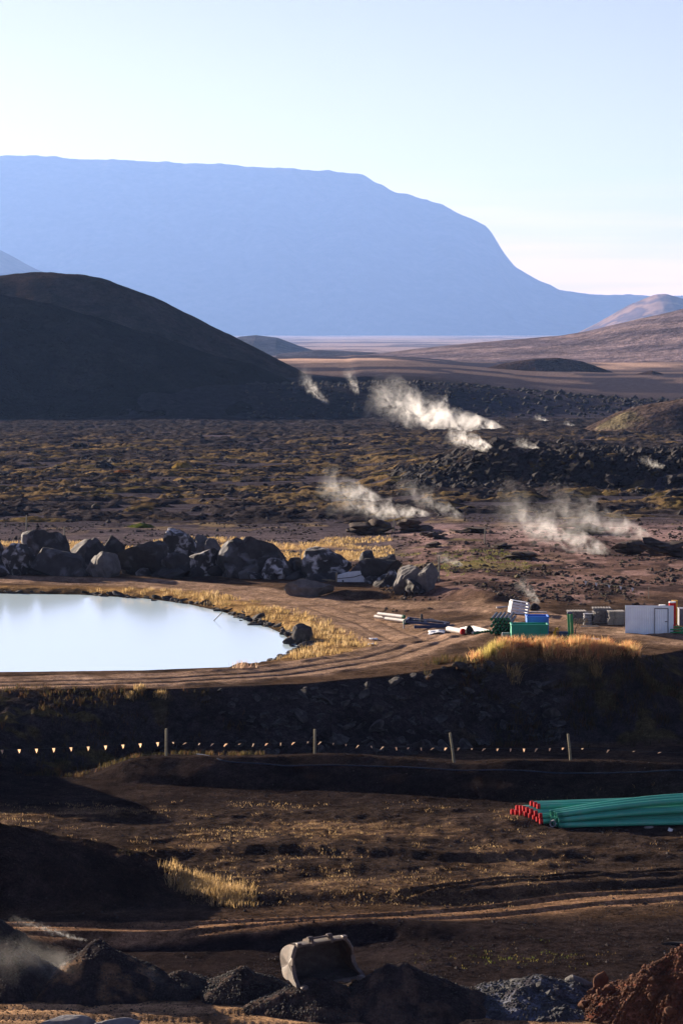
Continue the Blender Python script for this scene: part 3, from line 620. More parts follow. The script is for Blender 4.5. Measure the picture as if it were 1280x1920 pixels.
def green_pipes():
    r = .125
    o0 = PG(1012, 1546)                                   # nearest red cap
    for lay, nn in enumerate((8, 7, 3)):
        for i in range(nn):
            x0 = o0[0]-i*.17-lay*.03+.05*math.sin(i*7+lay*3); y0 = o0[1]+.28*i+.14*lay+(.5 if lay == 2 else 0); z0 = hz(x0, y0)+r+lay*.215; pts = [(x0, y0, z0)]
            for f in (.15, .3, .45, .6, .8, 1): L = 11*f; pts.append((x0+L*.99, y0+L*.07, max(z0+.25*f, hz(x0+L*.99, y0+L*.07)+r)))
            capped(pts, r, 'green_pipe', 'red capped green pipe in the rear bundle, '+('bottom', 'middle', 'top')[lay]+' layer, '+('first', 'second', 'third', 'fourth', 'fifth', 'sixth', 'seventh', 'eighth')[i]+' from the front', 'pipe', 'red capped green pipes', M['green_pipe'], M['red_cap'])
    o1 = PG(1047, 1553); q = 0
    for lay, nn in enumerate((4, 4, 3)):                  # front bundle, open ends, sweeping up to the right
        for i in range(nn):
            x0 = o1[0]-i*.10-lay*.07+.06*math.sin(q*5); y0 = o1[1]+.27*i+.13*lay; z0 = hz(x0, y0)+r+lay*.215; pts = [(x0, y0, z0)]; lift = (.10, .42, .62)[lay]+.05*i; q += 1
            for f in (.1, .2, .3, .4, .5, .6, .7, .85, 1): L = 9*f; pts.append((x0+L, y0+L*(.05+.02*lay), max(z0+lift*math.sin(min(f*1.9, 1.57)), hz(x0+L, y0+L*.06)+r)))
            capped(pts, r, 'green_pipe', 'open ended green pipe in the front bundle, '+('bottom', 'middle', 'top')[lay]+' layer, '+('first', 'second', 'third', 'fourth')[i]+' from the front', 'pipe', 'open green pipes', M['green_pipe'])
    def low(u, v, L, capm, label, du=0):
        g = P(u, v, .13); z0 = hz(g[0], g[1])+r; pts = [(g[0], g[1], z0)]+[(g[0]+L*f, g[1]+.02*L*f, max(hz(g[0]+L*f, g[1]+.02*L*f)+r, z0)) for f in (.25, .5, .75, 1)]
        capped(pts, r, 'green_pipe', label, 'pipe', None, M['green_pipe'], capm)
    low(1068, 1547, 6.5, M['red_cap'], 'green pipe with a red cap lying lowest in front of the bundle')
    low(1140, 1546, 6.5, None, 'green pipe with open end on the ground, second from the right')
    low(1198, 1542, 6.0, None, 'green pipe with open end on the ground nearest the right edge')
    a = P(1017, 1514, .75); b = P(1060, 1521, .78)
    tag(MB().bar((0, 0, 0), tuple(Vector(b)-Vector(a)), .09, .03).build('wooden_batten', M['wood'], None, tuple(a)), 'thin wooden batten laid across the red capped pipes', 'batten')
    a = P(1122, 1498, 1.0); tag(MB().bar((0, 0, 0), (.38, .5, -.22), .12, .03).build('wooden_board', M['grey_wood'], None, tuple(a)), 'short grey board poking up behind the green pipes', 'board')
    g = PG(1038, 1548); tag(MB().ring((0, 0, 0), (.3, 1, 0), .16, .12, .3, 14).build('pipe_collar', M['grey_steel'], None, (g[0]-.1, g[1]-.35, g[2]+.14), smooth=True), 'pale pipe collar lying at the open ends of the green pipes', 'pipe collar')
    g = PG(1215, 1553); tag(MB().box((0, 0, .04), (.40, .16, .08)).build('wooden_block', M['grey_wood'], None, tuple(g), (0, 0, .3)), 'grey wood offcut on the ground under the green pipes', 'offcut')
    g = PG(1255, 1558); tag(MB().box((0, 0, .05), (.18, .12, .16)).build('wooden_block', M['tarp'], None, tuple(g), (0, .4, .3)), 'small white offcut at the right edge under the green pipes', 'offcut')
green_pipes()

# ------------------------------------------------------------------ fence posts, pennants, hose
tops = []
for (u, vb, vt, lean, lab) in ((312, 1438, 1366, 0, 'wooden fence post on the berm, first from the left'), (590, 1445, 1367, 0, 'wooden fence post on the berm, second from the left'),
                               (852, 1446, 1374, -9, 'leaning wooden fence post on the berm, third from the left'), (1070, 1450, 1376, -6, 'wooden fence post on the berm nearest the green pipes')):
    b = P(u, vb, 1.0); b[2] = hz(b[0], b[1]); tp = PD(u+lean, vt, b[1]); d = Vector(tp)-Vector(b)
    V = []; m_ = MB(); m_.tube([(0, 0, -.25), tuple(d*.5), tuple(d*.985), tuple(d)], [.07, .065, .062, .05], 10)
    tag(m_.build('fence_post', M['post'], None, tuple(b), smooth=True), lab, 'fence post', 'posts of the pennant fence'); tops.append(Vector(b)+d*.53)
def pennants():
    left = Vector(PD(-300, 1405, tops[0].y+1.5)); right = Vector(PD(1700, 1412, tops[3].y))
    pts = [left]+tops+[right]; t = tag(empty('pennant_string', tuple(tops[0])), 'string of small orange pennants strung between the fence posts', 'pennant string')
    c = MB(); ns = (19, 11, 11, 9, 13); sags = (.22, .12, .12, .06, .2); spans = []
    for a, b, n, sg in zip(pts[:-1], pts[1:], ns, sags):
        L = [a.lerp(b, i/24)-Vector((0, .08, sg*4*(i/24)*(1-i/24))) for i in range(25)]; c.tube([q-tops[0] for q in L], .008, 5)
        for i in range(n):
            f = (i+.5)/n; q = a.lerp(b, f)-Vector((0, .08, sg*4*f*(1-f)))-tops[0]; spans.append(q)
    c.build('cord', M['cord'], t)
    r = random.Random(5)
    for i, q in enumerate(spans):
        big = q.x < .2; w = .17*(1 if big else .8); h = .25*(1 if big else .85); rz = r.uniform(-.25, .25) if big else r.uniform(-1.1, -.3); sw = 0 if big else r.uniform(-.14, .0); ly = 0 if big else r.uniform(-.12, .06)
        tw = r.uniform(.3, 1) if not big else 1
        V = [(-w/2, 0, 0), (w/2, 0, 0), (sw-.02, ly, -h*.5*tw-.03), (sw+.05, ly, -h*.5*tw-.03), (sw, ly*1.6, -h*tw)]
        MB().add(V, [(0, 1, 3, 2), (2, 3, 4)]).build('pennant', M['pennant'], t, tuple(q), (r.uniform(-.2, .2), 0, rz))
pennants()
def hose():
    pts = []
    for u, v in ((300, 1402), (345, 1408), (380, 1422), (410, 1428), (480, 1427), (590, 1431), (700, 1433), (800, 1438), (900, 1441), (1000, 1444), (1100, 1446), (1200, 1445), (1300, 1443), (1500, 1440)):
        p = PG(u, v+6); pts.append((p[0], p[1], p[2]))
    xs = [p[0] for p in pts]; X = np.linspace(xs[0], xs[-1], 120); Y = np.interp(X, xs, [p[1] for p in pts]); Y = np.convolve(np.pad(Y, 4, 'edge'), np.ones(9)/9, 'valid'); Z = hz(X, Y)
    Z = np.convolve(np.pad(Z, 2, 'edge'), np.ones(5)/5, 'valid')+.05
    tag(MB().tube([(a-X[0], b-Y[0], c-Z[0]) for a, b, c in zip(X, Y, Z)], .035, 6).build('hose', M['hose'], None, (X[0], Y[0], Z[0]), smooth=True), 'long dark blue hose lying on the ground behind the fence posts', 'hose')
hose()

# ------------------------------------------------------------------ boulder wall
BL = [  # u0,v0,u1,v1, material, y offset, label
 (-70, 1008, 8, 1078, 'boulder', 0, 'dark boulder cut by the left edge of the wall'),
 (40, 993, 130, 1062, 'boulder', 3.0, 'flat topped dark boulder standing highest at the left end'),
 (-4, 1018, 66, 1078, 'boulder_w', 0, 'low boulder with pale patches at the left end of the wall'),
 (58, 1028, 168, 1080, 'boulder', .2, 'wide dark boulder streaked grey below the flat topped one'),
 (126, 1011, 180, 1060, 'boulder_g', 3.2, 'small pale grey boulder peeping out behind the wall'),
 (160, 1008, 200, 1062, 'boulder', 2.4, 'small dark boulder between pale grey one and rounded one'),
 (160, 1034, 224, 1082, 'boulder_g', -.3, 'squarish light grey slab boulder in front of the wall'),
 (190, 1003, 234, 1060, 'boulder', 2.0, 'dark knob shaped boulder above the light grey slab'),
 (218, 1014, 312, 1080, 'boulder', .2, 'big rounded black boulder left of the white topped one'),
 (305, 990, 368, 1066, 'boulder_w', 2.2, 'tall boulder with a chalk white top in the middle of the wall'),
 (302, 1036, 358, 1081, 'boulder', -.2, 'black boulder at the foot of the white topped one'),
 (348, 1028, 416, 1080, 'boulder_w', 0, 'white streaked boulder left of the huge black one'),
 (362, 1002, 402, 1060, 'boulder_g', 3.4, 'grey rounded boulder behind the white streaked one'),
 (384, 1009, 418, 1060, 'boulder_g', 2.4, 'small grey boulder with a lit left edge beside the huge one'),
 (408, 1006, 532, 1083, 'boulder', .2, 'huge black wedge shaped boulder, largest of the wall'),
 (492, 1046, 552, 1085, 'boulder_w', -.4, 'low boulder with pale flecks at the foot of the huge one'),
 (532, 1046, 578, 1084, 'boulder', .4, 'small black boulder in the gap of the wall'),
 (566, 1026, 658, 1087, 'boulder_w', .2, 'pyramid shaped boulder with white streaks beside the crate'),
 (650, 1046, 752, 1094, 'boulder', .6, 'broad dark boulder behind the white crate'),
 (672, 1032, 714, 1086, 'boulder', 3.0, 'dark pointed boulder rising behind the broad one'),
 (700, 1040, 745, 1088, 'boulder', 2.6, 'dark boulder top right of the pointed one'),
 (716, 1068, 748, 1100, 'boulder_w', -.3, 'small whitish rock left of the two grey end boulders'),
 (738, 1060, 800, 1110, 'boulder_g', 0, 'rounded grey boulder, left of the pair ending the wall'),
 (778, 1055, 822, 1112, 'boulder_g', .4, 'upright grey boulder ending the wall on the right'),
 (534, 1086, 624, 1118, 'boulder_g', 0, 'long low slab of rock lying alone in front of the wall'),
]
for i, (u0, v0, u1, v1, m, yo, lab) in enumerate(BL):
    rock_at('boulder', u0, v0, u1, v1, M[m], lab, 600+i*3, yoff=yo, group='boulders of the wall beside the pond', planes=9, rough=.15, sub=4, lo=.36, hi=.78, nscale=3.4, sink=.28)

# ------------------------------------------------------------------ stones of embankment and shore
foot_me = [rock_mesh('stone', 690+i, 1, 1, .8, M[('boulder', 'boulder', 'boulder_g', 'boulder_w')[i % 4]], False, sub=3, planes=9, rough=.14, lo=.36, hi=.78, nscale=3.2) for i in range(8)]
r = np.random.default_rng(20)
for k in range(130):
    u = r.uniform(-60, 800); q = PG(u, np.interp(u, [0, 500, 650, 800], [1077, 1081, 1090, 1106])+r.uniform(-4, 4)); s_ = r.uniform(.4, 2.1)
    yy = q[1]+r.uniform(-.6, 2.5); link('stone', foot_me[r.integers(8)], None, ground, (q[0], yy, hz(q[0], yy)-.15*s_), (r.uniform(-.4, .4), r.uniform(-.4, .4), r.uniform(0, 6.3)), (s_*r.uniform(.8, 1.4), s_, s_*r.uniform(.6, 1)))
stone_me = [rock_mesh('stone', 700+i, 1, .9, .5, M['stone'], False, sub=3, planes=9, rough=.05, lo=.3, hi=.7) for i in range(8)]
r = np.random.default_rng(21); k = 0
while k < 260:
    x_ = r.uniform(-8, 13); yb_ = np.interp(x_, [-11, 2, 9, 40], [158.3, 159, 167.2, 167]); yc_ = np.interp(x_, [-10, -2, 5, 9, 18], [164, 166.2, 171.5, 173.2, 173.4])
    if r.random() > (.35+.65*S(-8, -1, x_)): continue
    y_ = yb_+(yc_-yb_)*r.uniform(.03, .95); s = r.uniform(.3, .8)*(1 if r.random() < .8 else 1.6)
    link('stone', stone_me[r.integers(8)], None, ground, (x_, y_, hz(x_, y_)-s*.22), (r.uniform(-.6, .9), r.uniform(-.6, .6), r.uniform(0, 6.3)), (s*r.uniform(.8, 1.5), s, s*r.uniform(.6, 1))); k += 1
PP = np.array(POND); k = 0
while k < 230:
    i = r.integers(3, len(PP)-2); f = r.random(); a, b = PP[i], PP[i+1]; q = a*(1-f)+b*f; d = (b-a)/np.linalg.norm(b-a); nrm = np.array([d[1], -d[0]])
    if r.random() < S(.5, 1, np.abs(q[0]+12)/22)*.55: continue
    q = q+nrm*r.uniform(-.35, .7); s = r.uniform(.25, .7)*(1 if r.random() < .88 else 1.6)
    link('shore_stone', stone_me[r.integers(8)], None, ground, (q[0], q[1], max(hz(q[0], q[1]), WATER-.1)-s*.2), (r.uniform(-.4, .4), r.uniform(-.4, .4), r.uniform(0, 6.3)), (s*r.uniform(.9, 1.6), s, s*r.uniform(.6, 1.0))); k += 1
rock_at('shore_rock', 548, 1170, 586, 1205, M['stone'], 'dark rock standing at the tip of the pond shore', 751, 'rock')
rock_at('shore_rock', 530, 1196, 568, 1212, M['stone'], 'low dark rock in the water at the pond tip', 752, 'rock')
a = P(401, 1164, WATER); tag(MB().tube([(0, 0, -.3), (0, 0, 0), (.62, .1, .62)], .035, 6).build('stick', M['stake'], None, tuple(a)), 'thin stick poking slanted out of the pond', 'stick')
a = P(464, 1172, WATER); tag(MB().tube([(0, 0, .0), (.5, .05, .04), (.85, 0, .06), (1.05, .1, .10)], [.07, .09, .08, .05], 7).build('log', M['stone'], None, tuple(a), smooth=True), 'dark log floating near the pond shore', 'log')

ORD = ('first', 'second', 'third', 'fourth', 'fifth', 'sixth', 'seventh', 'eighth')
# ------------------------------------------------------------------ builder's yard
def pipe_to(u, v, L, rad, ang, body, cap, name, label, group=None, z=0.0, pitch=0):
    g = PG(u, v); d = Vector((math.cos(ang), math.sin(ang), pitch)); a = Vector((g[0], g[1], g[2]+rad+z)); return capped([tuple(a+d*L*f) for f in (0, .5, 1)], rad, name, label, 'pipe', group, body, cap)
for i, (u, v, z) in enumerate(((741, 1164, .0), (752, 1165, .0), (761, 1168, 0.0), (747, 1166, .26), (757, 1167, .26))):
    pipe_to(u, v, 2.3, .125, math.radians(128), M['white_pipe'], M['green_cap'], 'white_pipe', 'white pipe with green end cap in the small stack by the road, ' + ('bottom left', 'bottom middle', 'bottom right', 'top left', 'top right')[i], 'white pipes with green caps', z)
pipe_to(757, 1171, 2.2, .17, math.radians(20), M['black_pipe'], M['green_cap'], 'black_pipe', 'short black pipe with a green cap beside the white pipes')
pipe_to(868, 1190, 2.0, .19, math.radians(118), M['white_pipe'], M['red_cap'], 'white_pipe', 'thick white pipe with red end cap lying alone by the road')
def frame_heap():
    g = PG(800, 1178); t = tag(empty('steel_frame', tuple(g)), 'heap of dark blue steel frames beside the white pipes', 'steel frame')
    for a, b, w in (((-1.5, 0, .45), (1.9, .1, .12), .16), ((-1.3, 1.0, .6), (1.6, .9, .25), .16), ((-1.4, 0, .5), (-1.2, 1.1, .6), .14), ((-.2, 0, .34), (0, 1.0, .42), .12), ((1.2, -.1, .2), (1.3, .9, .3), .14), ((-.9, -.3, .12), (1.5, -.2, .1), .2)):
        MB().bar(a, b, w, w).build('beam', M['blue_steel'], t)
    for a, b in (((-.9, -.1, .62), (1.1, .3, .42)), ((.2, .8, .55), (1.5, .2, .34))): MB().bar(a, b, .07, .05).build('rail', M['grey_steel'], t)
    MB().tube([(-.35, .5, .35), (-.35, .5, .62), (-.35, .5, .64), (-.35, .5, .92)], [.16, .16, .09, .09], 10).build('upright', M['black_pipe'], t, smooth=True)
    MB().tube([(-1.6, -.25, .0), (-1.6, -.25, .6)], .04, 8).build('stake', M['grey_steel'], t)
frame_heap()
def sheet(u, v, w, d, m, label, seed, name='plastic_sheet', cat='plastic sheet', h=.12, rz=0):
    g = PG(u, v); n = 14; X, Y = np.meshgrid(np.linspace(-w/2, w/2, n), np.linspace(-d/2, d/2, n)); X = X+.1*(fbm(X*2, Y*2, 2, seed)-.5); Z = h*2*(ridged(X*1.6+seed, Y*1.6, 3, seed)-.4)
    c, s = math.cos(rz), math.sin(rz); WX, WY = X*c-Y*s, X*s+Y*c; Z = np.maximum(Z, .03)+hz(WX+g[0], WY+g[1])-g[2]
    o = link(name, grid_mesh(name, WX, WY, Z), m, loc=g); sm = o.modifiers.new('s', 'SOLIDIFY'); sm.thickness = .02; tag(o, label, cat)
sheet(818, 1186, 1.1, 1.3, M['tarp'], 'crumpled white sheet lying in front of the steel frames', 801)
sheet(700, 1200, .55, .9, M['tarp'], 'scrap of white plastic on the roadside grass by the pond', 803)
sheet(695, 1210, .4, .5, M['tarp'], 'small scrap of white plastic below the larger one', 804)
sheet(1107, 1200, 1.1, 1.0, M['tarp'], 'crumpled white sheet right of the green mast', 805)
def sack(u, v, w, h, label, seed, m='sack'):
    g = PG(u, v); V, Fc = rock_verts(seed, sub=3, planes=3, rough=.18); V = fit(V, w, w*.8, h); V[:, :2] *= (1.15-.5*(V[:, 2:]/h)**2); me = np_mesh('sack', V, Fc, True); me.materials.append(M[m])
    tag(link('sack', me, None, None, (g[0], g[1]+w*.3, g[2]-.04)), label, 'sack')
sack(880, 1190, .55, .65, 'dark sack standing beside the white pipe with the red cap', 811)
sack(1002, 1145, .8, .55, 'black sack behind the tilted white crates', 812)
# small pipes on the ground, then the racked stack
g0 = PG(890, 1190)
for i in range(7):
    x_ = g0[0]+i*.165; a = Vector((x_, g0[1]+.1, hz(x_, g0[1])+.075)); d = Vector((-.35, 1, 0)).normalized()
    capped([tuple(a), tuple(a+d*1.5), tuple(a+d*3)], .075, 'white_pipe', ORD[i]+' from the left of the thin white pipes in a row on the ground', 'pipe', 'thin white pipes in a row', M['white_pipe'], M['green_cap'])
g0 = PG(918, 1192); rad = .125; rc = .098
for row in range(5):
    for i in range(5):
        x_ = g0[0]+.1+i*.275+(.137 if row % 2 else 0); z_ = hz(g0[0]+.7, g0[1])+rad+row*.222
        a = Vector((x_, g0[1], z_)); d = Vector((.14, 1, 0)).normalized()
        capped([tuple(a), tuple(a+d*2), tuple(a+d*4)], rc, 'black_pipe', 'green capped black pipe in the racked stack, '+ORD[row]+' row up, '+ORD[i]+' from left', 'pipe', 'green capped pipes in the rack', M['black_pipe'], M['green_cap'])
def rack():
    g = PG(957, 1194); t = tag(empty('pipe_rack', tuple(g)), 'grey steel rack leaning at the right of the stacked pipes', 'rack')
    for dy in (.3, 2.4):
        MB().bar((.25, dy, 0), (.0, dy, 1.2), .09, .09).build('upright', M['grey_steel'], t); MB().bar((.25, dy, .05), (.75, dy, .05), .09, .09).build('foot', M['grey_steel'], t); MB().bar((.7, dy, .05), (.12, dy, .75), .06, .06).build('brace', M['grey_steel'], t)
    MB().bar((.12, .3, .6), (.12, 2.4, .6), .07, .07).build('rail', M['grey_steel'], t); MB().box((-.35, -.25, .15), (.5, .3, .3)).build('clamp_box', M['grey_steel'], t, bevel=.02)
rack()
def tub(u0, v0, u1, v1, D, m, label, yo=0, rz=.0):
    g = PG((u0+u1)/2, v1); yy = g[1]+yo; w = (u1-u0)/F*yy; p_ = PD((u0+u1)/2, v1, yy); zb = hz(p_[0], yy); tp = PD((u0+u1)/2, v0, yy)[2]; h = tp-zb; t = tag(empty('plastic_tub', (p_[0], yy, zb), rz), label, 'tub')
    T = .05
    MB().box((0, D/2, .05), (w*.96, D*.96, .08)).build('tub_floor', m, t)
    for s in (-1, 1):
        MB().box((s*(w/2-T/2), D/2, h/2), (T, D, h)).build('tub_wall', m, t, bevel=.015); MB().box((0, D/2+s*(D/2-T/2), h/2), (w-2*T-.004, T, h)).build('tub_wall', m, t, bevel=.015)
        MB().box((s*(w/2-.02), D/2, h+.0), (.12, D+.08, .07)).build('tub_rim', m, t, bevel=.02); MB().box((0, D/2+s*(D/2-.02), h-.002), (w-.08, .12, .066)).build('tub_rim', m, t, bevel=.02)
    for s in (-.3, .3): MB().box((s*w, -.02, h/2-.03), (.08, .05, h*.9)).build('tub_rib', m, t, bevel=.012)
tub(958, 1172, 1027, 1197, 1.4, M['tub_green'], 'long green plastic tub in front of the blue one')
tub(987, 1157, 1028, 1196, 1.5, M['tub_blue'], 'blue plastic tub standing behind the green tub', 1.75)
def rig():
    g = PG(1070, 1200); t = tag(empty('drill_mast', tuple(g)), 'small green drilling mast standing between green tub and pallets', 'drill mast')
    for s in (-.11, .11): MB().bar((s, 0, .1), (s-.10, 0, 1.72), .08, .14).build('mast_rail', M['rig_green'], t)
    MB().bar((0, .05, .1), (-.10, .05, 1.7), .20, .03).build('mast_plate', M['rig_green'], t)
    MB().box((-.10, 0, 1.76), (.34, .24, .12)).build('mast_head', M['blue_steel'], t, bevel=.02)
    MB().box((.05, .1, .18), (.6, .5, .3)).build('engine_box', M['rig_green'], t, bevel=.03)
    MB().tube([(.2, -.1, .3), (.28, -.1, .75), (.38, -.1, .95)], .03, 6).build('lever', M['black_pipe'], t)
    for s in (-1, 1): MB().bar((s*.2, 0, .2), (s*.45, -.3, -.02), .06, .06).build('leg', M['rig_green'], t)
rig()
def pump(u, v, label, m1, m2):
    g = PG(u, v); t = tag(empty('pump', tuple(g)), label, 'pump')
    MB().tube([(-.18, 0, .0), (-.18, 0, .5), (-.12, .02, .62), (.05, .05, .66)], .10, 10).build('cowl', m1, t, smooth=True); MB().tube([(.12, .1, .25), (.75, .1, .25)], .24, 12).build('motor', m2, t, smooth=True)
    MB().tube([(.0, .05, .62), (.2, .0, .85)], .03, 6).build('handle', M['wood'], t); MB().box((.3, .1, .05), (1.0, .5, .08)).build('skid', M['black_pipe'], t)
pump(1044, 1198, 'yellow and dark blue pump set between green tub and mast', M['yellow'], M['blue_steel'])
def pallet(g, rz, w, d, label, group, z, n=7):
    t = tag(empty('pallet', (g[0], g[1], g[2]+z), rz), label, 'pallet', group)
    for i in range(3): MB().box((0, -d/2+.06+i*(d-.12)/2, .05), (w, .1, .09)).build('bearer', M['grey_wood'], t)
    for i in range(n): MB().box((-w/2+.06+i*(w-.12)/(n-1), 0, .112), (.11, d, .03)).build('slat', M['grey_wood'], t)
    return t
rr = random.Random(3)
for (u, v, n, w, lab) in ((1082, 1166, 6, 1.25, 'grey wooden pallet in the stack left of the drum'), (1128, 1168, 8, 1.25, 'grey wooden pallet in the tall stack right of the drum'), (1152, 1170, 7, 1.1, 'grey wooden pallet in the stack next to the hut')):
    g = PG(u, v)
    for i in range(n): pallet((g[0]+rr.uniform(-.08, .08), g[1]+rr.uniform(-.05, .05), g[2]), rr.uniform(-.12, .12), w, 1.1, lab+', '+ORD[i]+' from the bottom', lab.replace('grey wooden pallet in', 'pallets of'), i*.131)
def drum():
    g = PG(1102, 1172); t = tag(empty('cable_drum', tuple(g)), 'ribbed grey drum standing in front of the pallets', 'drum')
    MB().tube([(0, 0, 0), (0, 0, .78)], .32, 18).build('drum_body', M['hut_dark'], t, smooth=True)
    for i in range(5): MB().tube([(0, 0, .02+i*.18), (0, 0, .07+i*.18)], .36, 18).build('hoop', M['grey_steel'], t, smooth=True)
drum()
g = PG(1084, 1172); t = tag(empty('slatted_panel', tuple(g)), 'slatted wooden panel leaning left of the ribbed drum', 'panel')
for i in range(6): MB().bar((-.42+i*.16, 0, .02), (-.22+i*.16, .3, .42), .11, .03).build('slat', M['wood'], t)
MB().bar((-.5, .14, .2), (.62, .14, .2), .05, .05).build('batten', M['wood'], t)
def crate_white():
    g = PG(966, 1152); t = tag(empty('white_crate', tuple(g), .15), 'tilted white slatted crates on the bank behind the blue tub', 'crate'); t.rotation_euler = (0, math.radians(10), .15)
    for i in range(4): MB().box((.25, 0, .12+i*.21), (1.25, .05, .17)).build('slat', M['tarp'], t)
    for s in (-.35, .25, .85): MB().box((s, .06, .42), (.1, .07, .9)).build('post', M['tarp'], t)
    for i in range(5): MB().box((.25, .15+i*.2, .92), (1.2, .15, .03)).build('lid_slat', M['tarp'], t)
    for s in (-.36, .86): MB().box((s, .55, .45), (.05, .85, .8)).build('side_panel', M['tarp'], t)
crate_white()
for (u, v, L, ang, lab) in ((930, 1142, 1.6, .2, 'white pole lying left of the tilted crates'), (985, 1150, 1.6, -.5, 'white pole leaning from the tilted crates towards the tubs')):
    g = PG(u, v); tag(MB().tube([(0, 0, .1), (L*math.cos(ang), L*math.sin(ang), .14)], .06, 8).build('pole', M['white_pipe'], None, tuple(g), smooth=True), lab, 'pole')
def hut():
    g = PG(1222, 1187); yy = g[1]; w = 88/F*yy; x0 = PD(1172, 1187, yy)[0]; zb = min(hz(x0, yy), hz(x0+w, yy))-.12; h = PD(1172, 1136, yy)[2]-zb; t = tag(empty('hut', (x0, yy, zb), math.radians(-7)), 'small pale grey corrugated metal hut with a door', 'hut')
    def corr(L, hh, name, parent, loc, rot, m=M['hut'], top=None, pitch=.115):
        n = int(L/pitch); xs = []; zs = []
        for i in range(n):
            b = i*L/n; q = L/n; xs += [b, b+q*.6, b+q*.7, b+q*.9]; zs += [0, 0, .022, .022]
        xs.append(L); zs.append(0); V = [(a, -c, 0) for a, c in zip(xs, zs)]+[(a, -c, hh if top is None else top(a)) for a, c in zip(xs, zs)]; k = len(xs)
        return MB().add(V, [(i, i+1, k+i+1, k+i) for i in range(k-1)]).build(name, m, parent, loc, rot)
    D = 2.2; corr(w, h, 'front_wall', t, (0, 0, 0), (0, 0, 0)); corr(D, h, 'side_wall', t, (w, 0, 0), (0, 0, math.pi/2), top=lambda a: h*(1-.75*a/D)); corr(D, h, 'side_wall', t, (0, D, 0), (0, 0, -math.pi/2), top=lambda a: h*(.25+.75*a/D))
    MB().add([(-.05, -.06, h+.01), (w+.05, -.06, h+.01), (w+.05, D+.05, h*.25), (-.05, D+.05, h*.25), (-.05, -.06, h+.05), (w+.05, -.06, h+.05), (w+.05, D+.05, h*.25+.04), (-.05, D+.05, h*.25+.04)],
             [(0, 3, 2, 1), (4, 5, 6, 7), (0, 1, 5, 4), (1, 2, 6, 5), (2, 3, 7, 6), (3, 0, 4, 7)]).build('roof', M['hut'], t)
    dx = w*.62; dw = w*.27; dr = corr(dw, h*.84, 'door', t, (dx, -.035, h*.06), (0, 0, 0), pitch=.115)
    f = MB(); f.box((dx-.025, -.05, h*.48), (.04, .05, h*.88)); f.box((dx+dw+.025, -.05, h*.48), (.04, .05, h*.88)); f.box((dx+dw/2, -.05, h*.925), (dw+.09, .052, .04)); f.build('door_frame', M['hut_dark'], t)
    MB().box((dw*.88, -.06, h*.42), (.16, .05, .05)).build('handle', M['hut_dark'], dr)
    for a in (.0, w): MB().box((a, -.02, h/2), (.07, .07, h*1.0)).build('corner_trim', M['hut'], t)
    MB().box((w/2, -.02, h-.03), (w-.08, .075, .08)).build('fascia', M['hut'], t)
hut()
def barrel(u, v, r_, h, m, label, yo, m2=None):
    g = PG(u, v); yy = g[1]+yo; x_ = PD(u, v, yy)[0]; z_ = hz(x_, yy); t = tag(empty('barrel', (x_, yy, z_)), label, 'barrel')
    MB().tube([(0, 0, 0), (0, 0, h*.33), (0, 0, h*.35), (0, 0, h*.37), (0, 0, h)], [r_, r_, r_*1.06, r_, r_], 16).build('barrel_body', m, t, smooth=True); MB().tube([(0, 0, h), (0, 0, h+.08)], r_*1.04, 16).build('lid', m2 or m, t, smooth=True)
barrel(1259, 1185, .24, 1.62, M['red_cap'], 'red barrel with a white top behind the hut', 3.2, M['tarp'])
barrel(1240, 1185, .22, 1.5, M['grey_steel'], 'pale barrel behind the roof of the hut', 3.4, M['tarp'])
def crate(u, v, w, d, h, m, label, yo=0, name='crate', cat='crate', z=0):
    g = PG(u, v); yy = g[1]+yo; x_ = PD(u, v, yy)[0]; z_ = hz(x_, yy)-.03+z; t = tag(empty(name, (x_, yy, z_)), label, cat)
    MB().box((0, d/2, h/2), (w, d, h)).build('crate_body', m, t, bevel=.02); MB().box((0, d/2, h+.02), (w+.06, d+.06, .05)).build('lid', M['grey_steel'] if m != M['yellow'] else m, t, bevel=.01)
    for s in (-.4, 0, .4): MB().box((s*w, -.012, h/2), (.07, .03, h*.96)).build('batten', m, t)
crate(1286, 1176, 1.0, 1.0, 1.15, M['hut_dark'], 'dark grey crate behind the hut at the right edge', 1.2)
crate(1264, 1176, .34, .35, 1.55, M['yellow'], 'yellow box showing above the dark grey crate', 2.6)
for (u, v, L, ang, zz, lab) in ((1070, 1150, 1.7, .15, .75, 'grey plank lying across the left pallet stack'), (1108, 1150, 1.9, -.1, 1.0, 'bent grey plank on top of the tall pallet stack'), (1145, 1172, 1.4, .5, .05, 'weathered plank on the ground before the pallets'), (1088, 1178, 1.2, -.3, .05, 'short plank on the ground below the slatted panel')):
    g = PG(u, v); z_ = zz if zz < .1 else 0; tag(MB().bar((0, 0, 0), (L*math.cos(ang), L*math.sin(ang), .06), .16, .05).build('plank', M['grey_wood'], None, (g[0], g[1], g[2]+.06+z_)), lab, 'plank')
g = PG(1268, 1190); t_ = [(.42*math.cos(a_*.5), .42*math.sin(a_*.5), .05+.015*a_) for a_ in range(30)]
tag(MB().tube(t_, .045, 7).build('hose_coil', M['rig_green'], None, tuple(g), smooth=True), 'coil of green hose at the right foot of the hut', 'hose')
